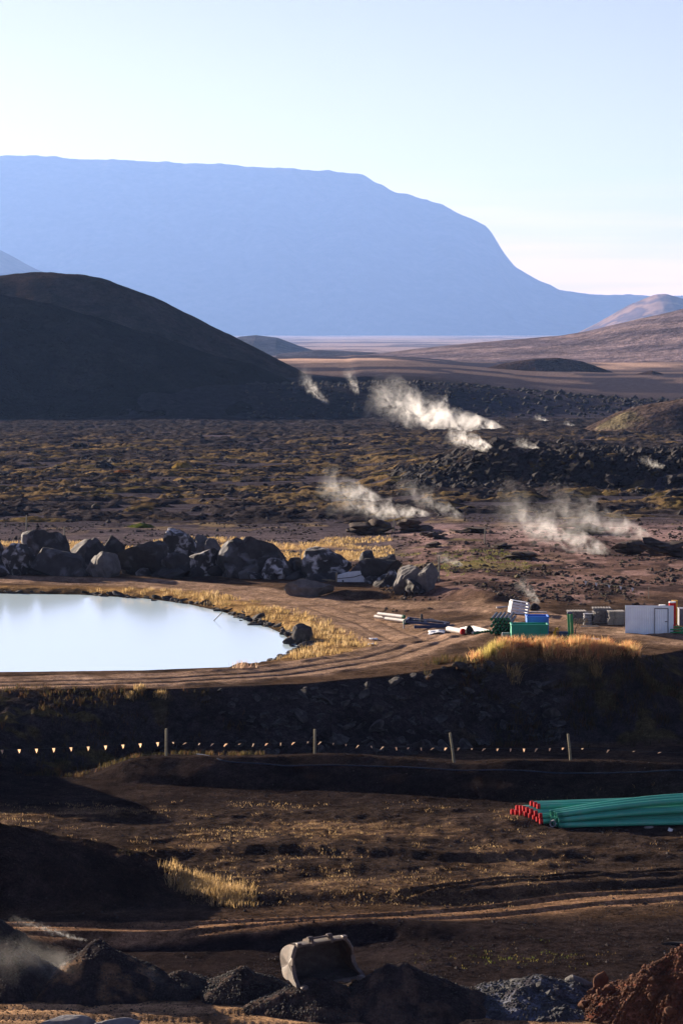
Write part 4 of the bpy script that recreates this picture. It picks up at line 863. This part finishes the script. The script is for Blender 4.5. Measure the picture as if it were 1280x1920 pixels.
def tarp_crate():
    g = PG(660, 1092); t = tag(empty('tarp_crate', tuple(g), -.05), 'wooden ended crate with white sheet sides in front of the boulders', 'crate')
    for s, hh in ((-1.3, .75), (1.35, .95)): MB().box((s, .4, hh/2), (.14, .9, hh)).build('end_board', M['wood'], t, bevel=.01)
    V = []; n = 12
    for i in range(n+1):
        f = i/n; x_ = -1.22+2.48*f; top = .55+.5*math.sin(f*1.9)*.8; V += [(x_, .02*math.sin(f*20), .02), (x_, .02*math.sin(f*17), top), (x_, .85, top)]
    MB().add(V, [q for i in range(n) for q in ((3*i, 3*i+3, 3*i+4, 3*i+1), (3*i+1, 3*i+4, 3*i+5, 3*i+2))]).build('sheet', M['tarp'], t, smooth=True)
    MB().tube([(-1.2, -.03, .3), (-.4, -.04, .38), (.2, -.04, .45), (.7, -.04, .62), (1.2, -.04, .5)], .03, 6).build('rope', M['cord'], t)
    g2 = PG(615, 1090); tag(MB().box((0, 0, .08), (1.1, .5, .16), Matrix.Rotation(.1, 3, 'Y')).build('timber', M['wood'], None, tuple(g2), (0, 0, .2), bevel=.02), 'short brown timber lying left of the white sheet crate', 'timber')
tarp_crate()
for (u, vb, vt, lab) in ((50, 995, 966, 'thin stake behind the boulders nearest the left edge'), (121, 1008, 988, 'thin stake behind the flat topped boulder'), (563, 1062, 1028, 'brown stake in the gap of the boulder wall'), (822, 1090, 1042, 'tall stake at the right end of the boulder wall'),
                         (738, 998, 975, 'thin stake among the steaming rock outcrops'), (908, 1018, 990, 'thin stake in front of the middle steam plumes')):
    g = PG(u, vb); h = (vb-vt)/F*g[1]; tag(MB().tube([(0, 0, -.2), (.01, 0, h*.6), (.02, 0, h)], [.07, .06, .055], 7).build('stake', M['stake'], None, tuple(g), smooth=True), lab, 'stake', 'stakes on the thermal ground')
def far_pennants():
    pts = [PG(u, v+18) for u, v in ((1075, 1086), (1097, 1090), (1117, 1093), (1141, 1097), (1163, 1100), (1185, 1103), (1215, 1104))]; o = Vector(pts[0]); t = tag(empty('pennant_string', tuple(o)), 'faint string of pale pennants on the thermal ground behind the pallets', 'pennant string')
    L = [Vector(p)+Vector((0, 0, .75))-o for p in pts]; MB().tube(L, .012, 5).build('cord', M['cord'], t)
    for p in L[1:-1]: MB().add([(-.11, 0, 0), (.11, 0, 0), (0, .03, -.3)], [(0, 1, 2)]).build('pennant', M['tarp'], t, tuple(p))
    for p in (L[0], L[-1]): MB().tube([p-Vector((0, 0, .85)), p+Vector((0, 0, .1))], .03, 6).build('stake', M['stake'], t)
far_pennants()

# ------------------------------------------------------------------ lava field
M['moss_attr'] = attr_mat('moss_cover', grain=(1.5, 6), bump=((.25, 2.2), (.08, 8)), gvar=.4)
def dome_mesh(name, seed, cols, dark=(.020, .017, .018), th=.42, nr=11, na=30):
    r_ = np.linspace(0, 1, nr); a_ = np.linspace(0, 2*math.pi, na, endpoint=False); Rr, A = np.meshgrid(r_, a_, indexing='ij')
    wob = 1+.9*(fbm(np.cos(A)*1.1+seed, np.sin(A)*1.1+seed*.7, 3, seed)-.5); X, Y = Rr*wob*np.cos(A)*.5, Rr*wob*np.sin(A)*.5
    n = fbm(X*5+seed, Y*5, 3, seed+1); Z = .34*(1-Rr**1.7)*(.55+.9*fbm(X*3+seed*3, Y*3, 3, seed+4)) + .10*(ridged(X*7+seed, Y*7, 3, seed+2)-.5)*(1-Rr**3) - .05*Rr**4
    c = np.array(cols[seed % len(cols)]); C = np.zeros(X.shape+(3,))+np.array(dark); C = mixc(C, c, S(th, th+.14, n+.12*(1-Rr))*S(1.02, .85, Rr+.25*(n-.5)))
    idx = np.arange(nr*na).reshape(nr, na); Fc = np.stack([idx[:-1], idx[1:], np.roll(idx[1:], -1, 1), np.roll(idx[:-1], -1, 1)], -1).reshape(-1, 4)
    me = np_mesh(name, np.stack([X, Y, Z], -1).reshape(-1, 3), Fc, True); set_col(me, C.reshape(-1, 3)); me.materials.append(M['moss_attr']); return me
MOSSC = [(.13, .086, .038), (.115, .082, .036), (.10, .064, .030), (.15, .10, .048), (.085, .068, .028)]
moss_me = [dome_mesh('moss_hummock', 900+i, MOSSC) for i in range(12)]
lava_me = [rock_mesh('lava_rock', 920+i, 1, 1, .55, M['lava'], False, sub=3, planes=3, rough=1.1, nscale=2.6) for i in range(8)]
def in_lava(x, y):
    return fbm(x/9, y/9, 4, 215) > .44
def crust():
    yy = np.geomspace(300, 1125, 660); cs = np.linspace(-.155, .155, 420); X = cs[None]*yy[:, None]; Y = np.repeat(yy[:, None], 420, 1)
    base = hz(X, Y); m1 = fbm(X/9, Y/9, 4, 215); patch = S(.37, .48, m1+.10*(fbm(X/3, Y/3, 3, 240)-.5))
    rd = ridged(X/3.2+.8*fbm(X/2, Y/2, 2, 241), Y/3.8, 4, 242); lump = fbm(X/1.6, Y/2.0, 3, 243)
    edge = S(300, 335, Y)*S(1125, 1090, Y)
    Z = base-.35+patch*edge*(.30+1.25*(rd-.45)+.55*(lump-.4))*(1+.4*S(500, 800, Y))
    C = np.zeros(X.shape+(3,))+np.array([.023, .020, .0225]); C = mixc(C, (.050, .042, .043), S(.45, .6, fbm(X/2, Y/3, 3, 244)))
    mo = S(.49, .56, fbm(X/4.5, Y/6, 4, 217))*S(.40, .55, fbm(X/22, Y/30, 3, 249))*S(.40, .56, lump*.5+rd*.5)*S(900, 650, Y)
    C = mixc(C, (.165, .112, .055), mo*.85); C = mixc(C, (.085, .064, .030), mo*S(.55, .65, fbm(X/8, Y/8, 2, 245)))
    o = link('lava_crust', grid_mesh('lava_crust', X, Y, Z, C), M['moss_attr']); tag(o, 'broken dark lava crust with moss covering the plain', 'lava', None, 'stuff')
crust()
r = np.random.default_rng(77)
k = 0
while k < 230:
    u, v = r.uniform(-60, 1340), r.triangular(795, 880, 975); p = PG(u, v)
    if p[1] < 300 or p[1] > 900: continue
    if not in_lava(p[0], p[1]) or (p[0] > 10 and 385 < p[1] < 480): continue
    s = r.uniform(1.6, 4.4)*(1 if r.random() < .8 else 1.6)
    link('moss_hummock', moss_me[r.integers(12)], None, ground, (p[0], p[1], p[2]-.02*s), (0, 0, r.uniform(-.5, .5)+3.1416*r.integers(2)), (s*r.uniform(1, 1.7), s*1.2, s*r.uniform(.28, .55))); k += 1
k = 0
while k < 290:
    u, v = r.uniform(-60, 1340), r.triangular(783, 850, 960); p = PG(u, v)
    if p[1] < 290 or p[1] > 1000 or (not in_lava(p[0], p[1]) and r.random() < .85): continue
    if p[0] > 10 and r.random() < .3: pass
    s = r.uniform(.9, 2.4)*(1 if r.random() < .9 else 1.8)
    link('lava_rock', lava_me[r.integers(8)], None, ground, (p[0], p[1], p[2]-.2*s), (r.uniform(-.3, .3), r.uniform(-.3, .3), r.uniform(0, 6.3)), (s*r.uniform(.9, 1.4), s, s*r.uniform(.6, 1.15))); k += 1
def rubble(name, n, seed, ymin, ymax, smin, smax, mask, m, label, zsq=.75):
    r = np.random.default_rng(seed); base = []
    for i in range(6):
        V, Fc = rock_verts(950+i, sub=1, planes=4, rough=.42, nscale=1.6); V[:, 2] *= zsq; base.append(V)
    Fc = ICO[1][1]; nv = len(base[0])
    y = 1/np.sqrt(r.uniform(1/ymax**2, 1/ymin**2, n*6)) if ymax/ymin > 1.5 else r.uniform(ymin, ymax, n*6); x = r.uniform(-.16, .16, n*6)*y; k = mask(x, y); x, y = x[k][:n], y[k][:n]; n = len(x); z = hz(x, y)
    s = r.uniform(smin, smax, n)*np.where(r.random(n) < .85, 1, 1.7)*.5; a = r.uniform(0, 6.28, n); ci, si = np.cos(a), np.sin(a); idx = r.integers(0, 6, n); B = np.array(base)[idx]
    sx, sy, szz = r.uniform(.8, 1.5, n), r.uniform(.7, 1.2, n), r.uniform(.6, 1.3, n)
    Bx, By, Bz = B[:, :, 0]*sx[:, None], B[:, :, 1]*sy[:, None], B[:, :, 2]*szz[:, None]
    V = np.stack([(Bx*ci[:, None]-By*si[:, None])*s[:, None]+x[:, None], (Bx*si[:, None]+By*ci[:, None])*s[:, None]+y[:, None], Bz*s[:, None]+z[:, None]+.1*s[:, None]], -1).reshape(-1, 3)
    FF = (Fc[None]+(np.arange(n)*nv)[:, None, None]).reshape(-1, 3)
    o = link(name, np_mesh(name, V, FF, False), m); tag(o, label, 'rubble', None, 'stuff')
rubble('lava_rubble', 12000, 5, 310, 950, .2, .85, lambda x, y: in_lava(x, y) & (np.abs(x) < .155*y) & (np.random.default_rng(4).random(len(y)) < S(310, 480, y)), M['lava'], 'dark lava rubble strewn over the plain')
rubble('lava_rubble', 8000, 6, 392, 440, .3, 1.3, lambda x, y: (x > 7+3*fbm(x/3, y/3, 2, 8)) & (y > 398-4) & (y < 432), M['lava'], 'black lava blocks heaped along the ridge right of centre')
rubble('thermal_rubble', 3500, 9, 206, 330, .08, .36, lambda x, y: (x > 3) & (fbm(x/3, y/4, 3, 18) > .47) & (polyd(x, y, ROAD3, False) > 2.2), M['slab'], 'brown stone litter on the bare thermal ground')
rubble('sand_rubble', 2500, 10, 250, 330, .08, .32, lambda x, y: (x < 8) & (fbm(x/5, y/6, 3, 19) > .5), M['lava'], 'dark stone litter on the sand behind the boulders')
rubble('lava_rubble', 1500, 8, 1120, 1230, .8, 2.4, lambda x, y: (x > -40), M['lava'], 'black lava blocks along the far scarp')
def hum(u, v, w, h, m, label, seed):
    p = PG(u, v); sc_ = F/p[1]; me = dome_mesh('moss_mound', seed, [m], th=.25); tag(link('moss_mound', me, None, None, (p[0], p[1]+.3*w/sc_, p[2]), (0, 0, 0), (w/sc_, w/sc_*1.1, h/sc_*1.35)), label, 'moss mound')
hum(230, 892, 62, 20, (.17, .066, .022), 'rust coloured moss mound among dark lava rocks', 981); hum(264, 990, 54, 15, (.060, .075, .016), 'low green moss bush on sand behind the boulders', 982)
hum(342, 880, 55, 24, (.15, .10, .03), 'large ochre moss mound right of the rust one', 983); hum(458, 897, 22, 10, (.07, .085, .018), 'small bright green moss mound in the lava field', 984)
hum(400, 945, 40, 12, (.14, .09, .03), 'flat ochre moss mound on the near edge of the lava', 985)
def outcrop(u, v, w, h, label, seed, n=8):
    p = PG(u, v); sc_ = F/p[1]; W, Hh = w/sc_, h/sc_; t = tag(empty('rock_outcrop', tuple(p)), label, 'rock outcrop', 'layered outcrops on the thermal ground'); r = random.Random(seed)
    for i in range(n):
        ww = W*r.uniform(.45, .8); V, Fc = rock_verts(seed+i, sub=3, planes=12, rough=.14, lo=.35, hi=.75, nscale=3); V = fit(V, ww, W*.7*r.uniform(.7, 1), Hh*r.uniform(.22, .5)); me = np_mesh('slab', V, Fc, False); me.materials.append(M['slab'])
        link('slab', me, None, t, (r.uniform(-.3, .3)*W, W*.3+r.uniform(-.1, .3)*W*.5, Hh*.55*(i/n)-.08), (r.uniform(-.12, .12), r.uniform(-.2, .2), r.uniform(-.5, .5)))
for i, (u, v, w, h, lab) in enumerate(((690, 1004, 90, 32, 'layered rock outcrop under the left middle steam'), (775, 1000, 70, 34, 'rugged rock outcrop right of the left middle steam'), (815, 1012, 46, 18, 'low rock outcrop beside the rugged one'), (815, 1028, 40, 14, 'flat dark rock slab in front of the outcrops'),
       (985, 1050, 70, 20, 'low brown rock outcrop below the right middle steam'), (1090, 1002, 90, 26, 'slanted dark slab outcrop behind the right steam'), (1180, 1040, 70, 34, 'black layered outcrop beside the right steam vent'), (1250, 1046, 90, 44, 'mossy domed outcrop at the right edge with steam'),
       (880, 1000, 60, 14, 'low rock outcrop between the middle steam plumes'), (655, 950, 46, 14, 'dark rock bench above the left middle steam'), (940, 1030, 44, 12, 'small brown rock outcrop near the middle stake'))):
    outcrop(u, v, w, h, lab, 1000+i*11)

# ------------------------------------------------------------------ pebbles
def pebbles():
    r = np.random.default_rng(9); n = 26000; v = r.uniform(1440, 1935, n); y = CAMZ*F/(v-HOR); x = r.uniform(-.14, .14, n)*y
    k = fbm(x/2, y/2, 3, 300) > .42; x, y = x[k], y[k]; n = len(x); s = r.lognormal(-3.6, .45, n); z = hz(x, y)
    B = np.array([(1, 0, 0), (-.5, .87, 0), (-.5, -.87, 0), (0, 0, .9), (0, 0, -.6)]); Fc = np.array([(0, 1, 3), (1, 2, 3), (2, 0, 3)])
    a = r.uniform(0, 6.28, n); c, s_ = np.cos(a)[:, None], np.sin(a)[:, None]
    V = np.stack([(B[None, :, 0]*c-B[None, :, 1]*s_)*s[:, None]+x[:, None], (B[None, :, 0]*s_+B[None, :, 1]*c)*s[:, None]+y[:, None], B[None, :, 2]*s[:, None]+z[:, None]], -1).reshape(-1, 3)
    g = r.uniform(.02, .075, n); C = np.stack([g*1.1, g*.95, g*.88], 1); me = np_mesh('pebbles', V, (Fc[None]+(np.arange(n)*5)[:, None, None]).reshape(-1, 3), False); set_col(me, np.repeat(C, 5, 0))
    tag(link('pebbles', me, M['pebble']), 'loose scoria pebbles over the works ground', 'pebbles', None, 'stuff')
pebbles()

# ------------------------------------------------------------------ grass
def grass(name, x, y, hgt, cols, label, seed, w=.02, lean=.35, tuft=1, spread=.12, kind='stuff', cat='grass'):
    r = np.random.default_rng(seed); n0 = len(x); x = np.repeat(x, tuft)+r.normal(0, spread, n0*tuft); y = np.repeat(y, tuft)+r.normal(0, spread, n0*tuft)
    hh = np.repeat(np.broadcast_to(hgt, n0), tuft)*r.uniform(.55, 1.15, n0*tuft); n = len(x); z = hz(x, y); a = r.uniform(0, 6.28, n); ww = w*r.uniform(.7, 1.5, n)
    lx = r.normal(.12, lean, n)*hh; ly = r.normal(0, lean, n)*hh; ca, sa = np.cos(a)*ww, np.sin(a)*ww
    V = np.stack([np.stack([x-ca, y-sa, z-.02], 1), np.stack([x+ca, y+sa, z-.02], 1), np.stack([x+lx*.45+ca*.6, y+ly*.45+sa*.6, z+hh*.6], 1), np.stack([x+lx*.45-ca*.6, y+ly*.45-sa*.6, z+hh*.6], 1), np.stack([x+lx, y+ly, z+hh], 1)], 1).reshape(-1, 3)
    FF = (np.array([(0, 1, 2), (0, 2, 3), (3, 2, 4)])[None]+(np.arange(n)*5)[:, None, None]).reshape(-1, 3)
    cols = np.array(cols); ci = np.repeat(r.integers(0, len(cols), n0), tuft); C = cols[ci]*r.uniform(.7, 1.3, n)[:, None]; me = np_mesh(name, V, FF, True); set_col(me, np.repeat(C, 5, 0))
    return tag(link(name, me, M['blade']), label, cat, None, kind)
r = np.random.default_rng(55)
GOLD = [(.40, .28, .125), (.33, .225, .10), (.46, .34, .18), (.27, .19, .085)]; RED = [(.60, .30, .15), (.62, .38, .17), (.68, .46, .23), (.50, .22, .11), (.44, .31, .13), (.58, .40, .19)]; DARK = [(.05, .042, .02), (.075, .055, .025), (.035, .032, .018), (.08, .045, .025)]
# right-hand lip
n = 1500; x = r.uniform(8.0, 18.2, n); y = 174.6+r.normal(0, 1.1, n); k = fbm(x/1.1, y/1.1, 3, 2) > .44; x, y = x[k], y[k]; k = y > 173.1; x, y = x[k], y[k]; grass('dry_grass', x, y, .10+.62*S(.3, .7, fbm(x/.9, y/.9, 3, 1)), RED, 'tall orange and straw grass on top of the embankment', 1, tuft=9, w=.016)
n = 60; x = r.normal(9.2, .4, n); y = r.normal(173.9, .4, n); grass('grass_clump', x, y, .7, [(.50, .40, .14), (.42, .36, .12)], 'tall straw clump at the left end of the orange grass', 2, tuft=10, w=.014, lean=.2, kind=None, cat='grass clump')
# slope below
n = 1700; x = r.uniform(5, 26, n); y = r.uniform(166.5, 176, n); k = fbm(x/2, y/2, 3, 5) > .48; grass('slope_grass', x[k], y[k], .4, DARK, 'dark weedy growth on the shaded embankment slope', 3, tuft=7, w=.02)
n = 1600; x = r.uniform(-24, -4, n); y = r.uniform(150, 164, n); k = fbm(x/2, y/2, 3, 6) > .5; grass('slope_grass', x[k], y[k], .28, DARK, 'sparse dark growth on the slope below the pond road', 4, tuft=6, w=.018)
for i, (u, v, h, lab) in enumerate(((262, 1295, .35, 'straw tuft on the edge of the pond road, left of three'), (246, 1308, .25, 'small straw tuft just below the road edge'), (299, 1303, .28, 'straw tuft on the road edge, right of three'), (965, 1275, .8, 'pale grass clump hanging below the orange grass'), (1120, 1262, .6, 'straw clump on the slope under the right part of orange grass'))):
    g = PG(u, v); grass('grass_tuft', g[0]+r.normal(0, .15, 14), g[1]+r.normal(0, .15, 14), h, GOLD, lab, 10+i, tuft=8, kind=None, cat='grass tuft')
# pond shoulder
n = 5600; x = r.uniform(-32, 6, n); y = r.uniform(178, 226, n); q = polyd(x, y, POND, True); q = np.where(inside(x, y, POND), -1, q); rd = np.minimum(polyd(x, y, ROAD1, False), polyd(x, y, ROAD2, False))
k = (q > .5) & (q < 6.5-3*S(-8, -26, x)) & (rd > 2.9) & (fbm(x/2, y/2, 3, 12) > .40); grass('dry_grass', x[k], y[k], .34, GOLD, 'straw coloured grass between pond and dirt road', 20, tuft=9, w=.018)
g = PG(455, 1254); grass('grass_clump', g[0]+r.normal(0, .25, 16), g[1]+.3+r.normal(0, .1, 16), .55, [(.42, .27, .22), (.5, .36, .25)], 'pinkish dry weeds at the near edge of the pond', 21, tuft=6, w=.01, kind=None, cat='weeds')
# behind the boulders
n = 6000; x = r.uniform(-38, 5, n); y = r.uniform(244, 290, n); k = fbm(x/7, y/9, 3, 211) > .53; grass('dry_grass', x[k], y[k], .28, GOLD, 'golden grass patches behind the boulder wall', 22, tuft=5, w=.025)
n = 650; x = r.uniform(5, 16, n); y = r.uniform(232, 262, n); k = fbm(x/3, y/3, 3, 14) > .48; grass('green_grass', x[k], y[k], .18, [(.11, .11, .04), (.15, .13, .06), (.08, .09, .03)], 'patchy green grass right of the boulder wall', 23, tuft=5, w=.03)
# foot of the left mound and stubble of the meadow
n = 420; a = r.uniform(0, 1, n); x = -6.8+a*2.6+r.normal(0, .45, n); y = 120.6-a*2.6+r.normal(0, .7, n); k = y > 116.6; grass('dry_grass', x[k], y[k], .38*(1-.35*a[k]), [(.40, .27, .12), (.34, .23, .10), (.45, .32, .17)], 'straw grass at the foot of the dark left mound', 24, tuft=10, w=.010, lean=.3)
n = 6500; v = r.uniform(1490, 1715, n); y = CAMZ*F/(v-HOR); x = r.uniform(-.15, .14, n)*y; k = (fbm(x/1.3, y/1.3, 3, 203)*.6+fbm(x/6, y/6, 4, 201)*.4 > .50) & (y > 117.5) & (y < 140); k &= r.random(n) < S(16, -6, x)*.75+.25; k &= ~((x < -6.5-.25*(y-117)) & (y < 125))
grass('stubble_grass', x[k], y[k], .10, [(.34, .24, .12), (.27, .18, .09), (.20, .135, .075)], 'thin dry stubble over the brown meadow', 25, tuft=5, w=.010, lean=.6)
n = 120; x = r.uniform(-24, -8, n); y = r.uniform(117, 124, n); grass('slope_grass', x, y, .13, DARK, 'sparse weeds on the dark left mound', 26, tuft=4, w=.010)
g = PG(935, 1800); n = 70; x = g[0]+r.normal(.8, 1.6, n); y = g[1]+r.normal(.2, .7, n); grass('green_weeds', x, y, .09, [(.07, .09, .02), (.12, .11, .035), (.12, .085, .035)], 'scattered small green weeds behind the grey gravel heap', 27, tuft=4, w=.012, cat='weeds')

# ------------------------------------------------------------------ steam
def plume(u0, v0, u1, v1, r0, r1, dens, label, seed, up=0.0, nscale=1.0, dy=0, col=(1, 1, 1), thr=.45, y=None, bend=0.0):
    a = PG(u0, v0) if y is None else PD(u0, v0, y); yy = a[1]; b = PD(u1, v1, yy+dy); s = F/yy; A, B = Vector(a), Vector(b); d = B-A; L = d.length; R0, R1 = r0/s, r1/s
    m = bpy.data.materials.new('steam'); m.use_nodes = True; nt = m.node_tree; nt.nodes.remove(nt.nodes['Principled BSDF']); lk = nt.links.new
    pv = nt.nodes.new('ShaderNodeVolumePrincipled'); lk(pv.outputs[0], nt.nodes['Material Output'].inputs['Volume']); pv.inputs['Color'].default_value = (*col, 1); pv.inputs['Anisotropy'].default_value = .4
    def mth(op, a_, b_=None, c_=None, clamp=False):
        n = nt.nodes.new('ShaderNodeMath'); n.operation = op; n.use_clamp = clamp
        for i, q in enumerate((a_, b_, c_)):
            if q is None: continue
            if hasattr(q, 'node'): lk(q, n.inputs[i])
            else: n.inputs[i].default_value = q
        return n.outputs[0]
    tc_ = nt.nodes.new('ShaderNodeTexCoord'); nz = nt.nodes.new('ShaderNodeTexNoise'); nz.inputs['Scale'].default_value = nscale*1.25/R1; nz.inputs['Detail'].default_value = 3; lk(tc_.outputs['Object'], nz.inputs['Vector'])
    of = nt.nodes.new('ShaderNodeVectorMath'); of.operation = 'SUBTRACT'; lk(nz.outputs['Color'], of.inputs[0]); of.inputs[1].default_value = (.5, .5, .5)
    sep0 = nt.nodes.new('ShaderNodeSeparateXYZ'); lk(tc_.outputs['Object'], sep0.inputs[0])
    t0 = mth('DIVIDE', sep0.outputs[0], L, clamp=True); Rt = mth('MULTIPLY_ADD', mth('POWER', t0, .75), R1-R0, R0)
    sc_ = nt.nodes.new('ShaderNodeVectorMath'); sc_.operation = 'SCALE'; lk(of.outputs[0], sc_.inputs[0]); lk(mth('MULTIPLY', Rt, 1.9), sc_.inputs['Scale'])
    ad = nt.nodes.new('ShaderNodeVectorMath'); lk(tc_.outputs['Object'], ad.inputs[0]); lk(sc_.outputs[0], ad.inputs[1])
    sp = nt.nodes.new('ShaderNodeSeparateXYZ'); lk(ad.outputs[0], sp.inputs[0])
    zc = mth('SUBTRACT', sp.outputs[2], mth('MULTIPLY', mth('MULTIPLY', t0, mth('SUBTRACT', 1.0, t0)), bend*4*L))
    rr_ = mth('SQRT', mth('ADD', mth('POWER', sp.outputs[1], 2.0), mth('POWER', zc, 2.0))); q = mth('SUBTRACT', 1.0, mth('DIVIDE', rr_, Rt), clamp=True)
    n2 = nt.nodes.new('ShaderNodeTexNoise'); n2.inputs['Scale'].default_value = nscale*2.6/R1; n2.inputs['Detail'].default_value = 5; n2.inputs['Roughness'].default_value = .6; lk(ad.outputs[0], n2.inputs['Vector'])
    w = nt.nodes.new('ShaderNodeMapRange'); w.inputs[1].default_value = thr; w.inputs[2].default_value = thr+.28; lk(n2.outputs[0], w.inputs[0])
    fade = mth('MULTIPLY', mth('MULTIPLY', t0, 14.0, clamp=True), mth('POWER', mth('SUBTRACT', 1.0, t0, clamp=True), .7)); thin = mth('MULTIPLY_ADD', mth('SUBTRACT', 1.0, t0), .9, .35)
    de = mth('MULTIPLY', mth('MULTIPLY', mth('MULTIPLY', q, w.outputs[0]), mth('MULTIPLY', fade, thin)), dens*3.3/R1); lk(de, pv.inputs['Density'])
    try: m.cycles.volume_step_rate = .25
    except Exception: pass
    rings, nn, V, Fc = 14, 16, [], []
    for i in range(rings+1):
        t = i/rings; R = (R0+(R1-R0)*t**.75)*1.45; o = bend*4*L*t*(1-t)
        for k in range(nn): V.append((t*L, R*math.cos(2*math.pi*k/nn), o+R*math.sin(2*math.pi*k/nn)))
    for i in range(rings):
        for k in range(nn): Fc.append((i*nn+k, i*nn+(k+1) % nn, (i+1)*nn+(k+1) % nn, (i+1)*nn+k))
    Fc += [tuple(reversed(range(nn))), tuple(range(rings*nn, rings*nn+nn))]
    o = MB().add(V, Fc).build('steam_plume', m, None, tuple(A+Vector((0, 0, R0*.3)))); o.rotation_euler = d.to_track_quat('X', 'Z').to_euler(); tag(o, label, 'steam plume', 'steam plumes')
plume(950, 808, 690, 735, 4, 54, 2.8, 'largest white steam plume blowing left above the dark lava ridge', 1, bend=-.03)
plume(925, 853, 838, 808, 4, 30, 2.2, 'bright steam plume just below the largest one', 2, nscale=1.1)
plume(1018, 848, 965, 826, 3, 16, .8, 'small steam puff right of the bright plume', 3)
plume(1258, 881, 1195, 860, 2, 13, .8, 'small steam wisp at the right edge over the lava ridge', 4)
plume(718, 940, 595, 900, 4, 44, .9, 'left of the two middle steam plumes, drifting over the moss', 5)
plume(812, 968, 610, 938, 4, 36, 1.0, 'flat band of steam above the rugged rock outcrop', 6)
plume(1148, 1040, 925, 935, 5, 58, .95, 'wide steam plume rising left from the black outcrop', 7, bend=-.03)
plume(1228, 1012, 1020, 940, 5, 56, .7, 'steam streaming off the domed outcrop at the right', 8)
plume(618, 766, 566, 690, 3, 18, .7, 'thin curling steam wisp at the foot of the left hill', 9, bend=-.10)
plume(672, 748, 650, 690, 3, 18, .5, 'pale steam wisp left of the largest plume', 10)
plume(1030, 793, 1000, 780, 2, 9, .8, 'tiny steam puff beyond the lava ridge', 11)
plume(1082, 802, 1055, 792, 2, 8, .6, 'tiny steam puff right of the other tiny one', 12)
plume(1012, 1135, 970, 1085, 3, 22, .5, 'faint steam above the tilted white crates', 13)
plume(870, 975, 740, 900, 6, 34, .35, 'faint veil of steam between the middle plumes', 14)
plume(870, 1062, 815, 1040, 3, 16, .4, 'faint steam wisp beside the tall stake', 15)
plume(168, 1766, 15, 1722, 2, 13, .35, 'thin sunlit steam wisp above the heaps at the left edge', 16, y=110.0)
plume(420, 1880, -40, 1795, 10, 62, .22, 'thin dust drifting over the scoria heaps at bottom left', 17, y=102.0, thr=.30)

# ------------------------------------------------------------------ haze
def haze():
    x0, x1, y0, y1, z0, z1 = -9000, 9000, -60, 36600, -45, 2020
    m = bpy.data.materials.new('haze'); m.use_nodes = True; nt = m.node_tree; nt.nodes.remove(nt.nodes['Principled BSDF'])
    pv = nt.nodes.new('ShaderNodeVolumePrincipled'); pv.inputs['Color'].default_value = (.28, .48, 1.0, 1); pv.inputs['Density'].default_value = 2.1e-5; pv.inputs['Anisotropy'].default_value = .35
    nt.links.new(pv.outputs[0], nt.nodes['Material Output'].inputs['Volume'])
    o = MB().box(((x0+x1)/2, (y0+y1)/2, (z0+z1)/2), (x1-x0, y1-y0, z1-z0)).build('haze', m); tag(o, kind='stuff')
haze()
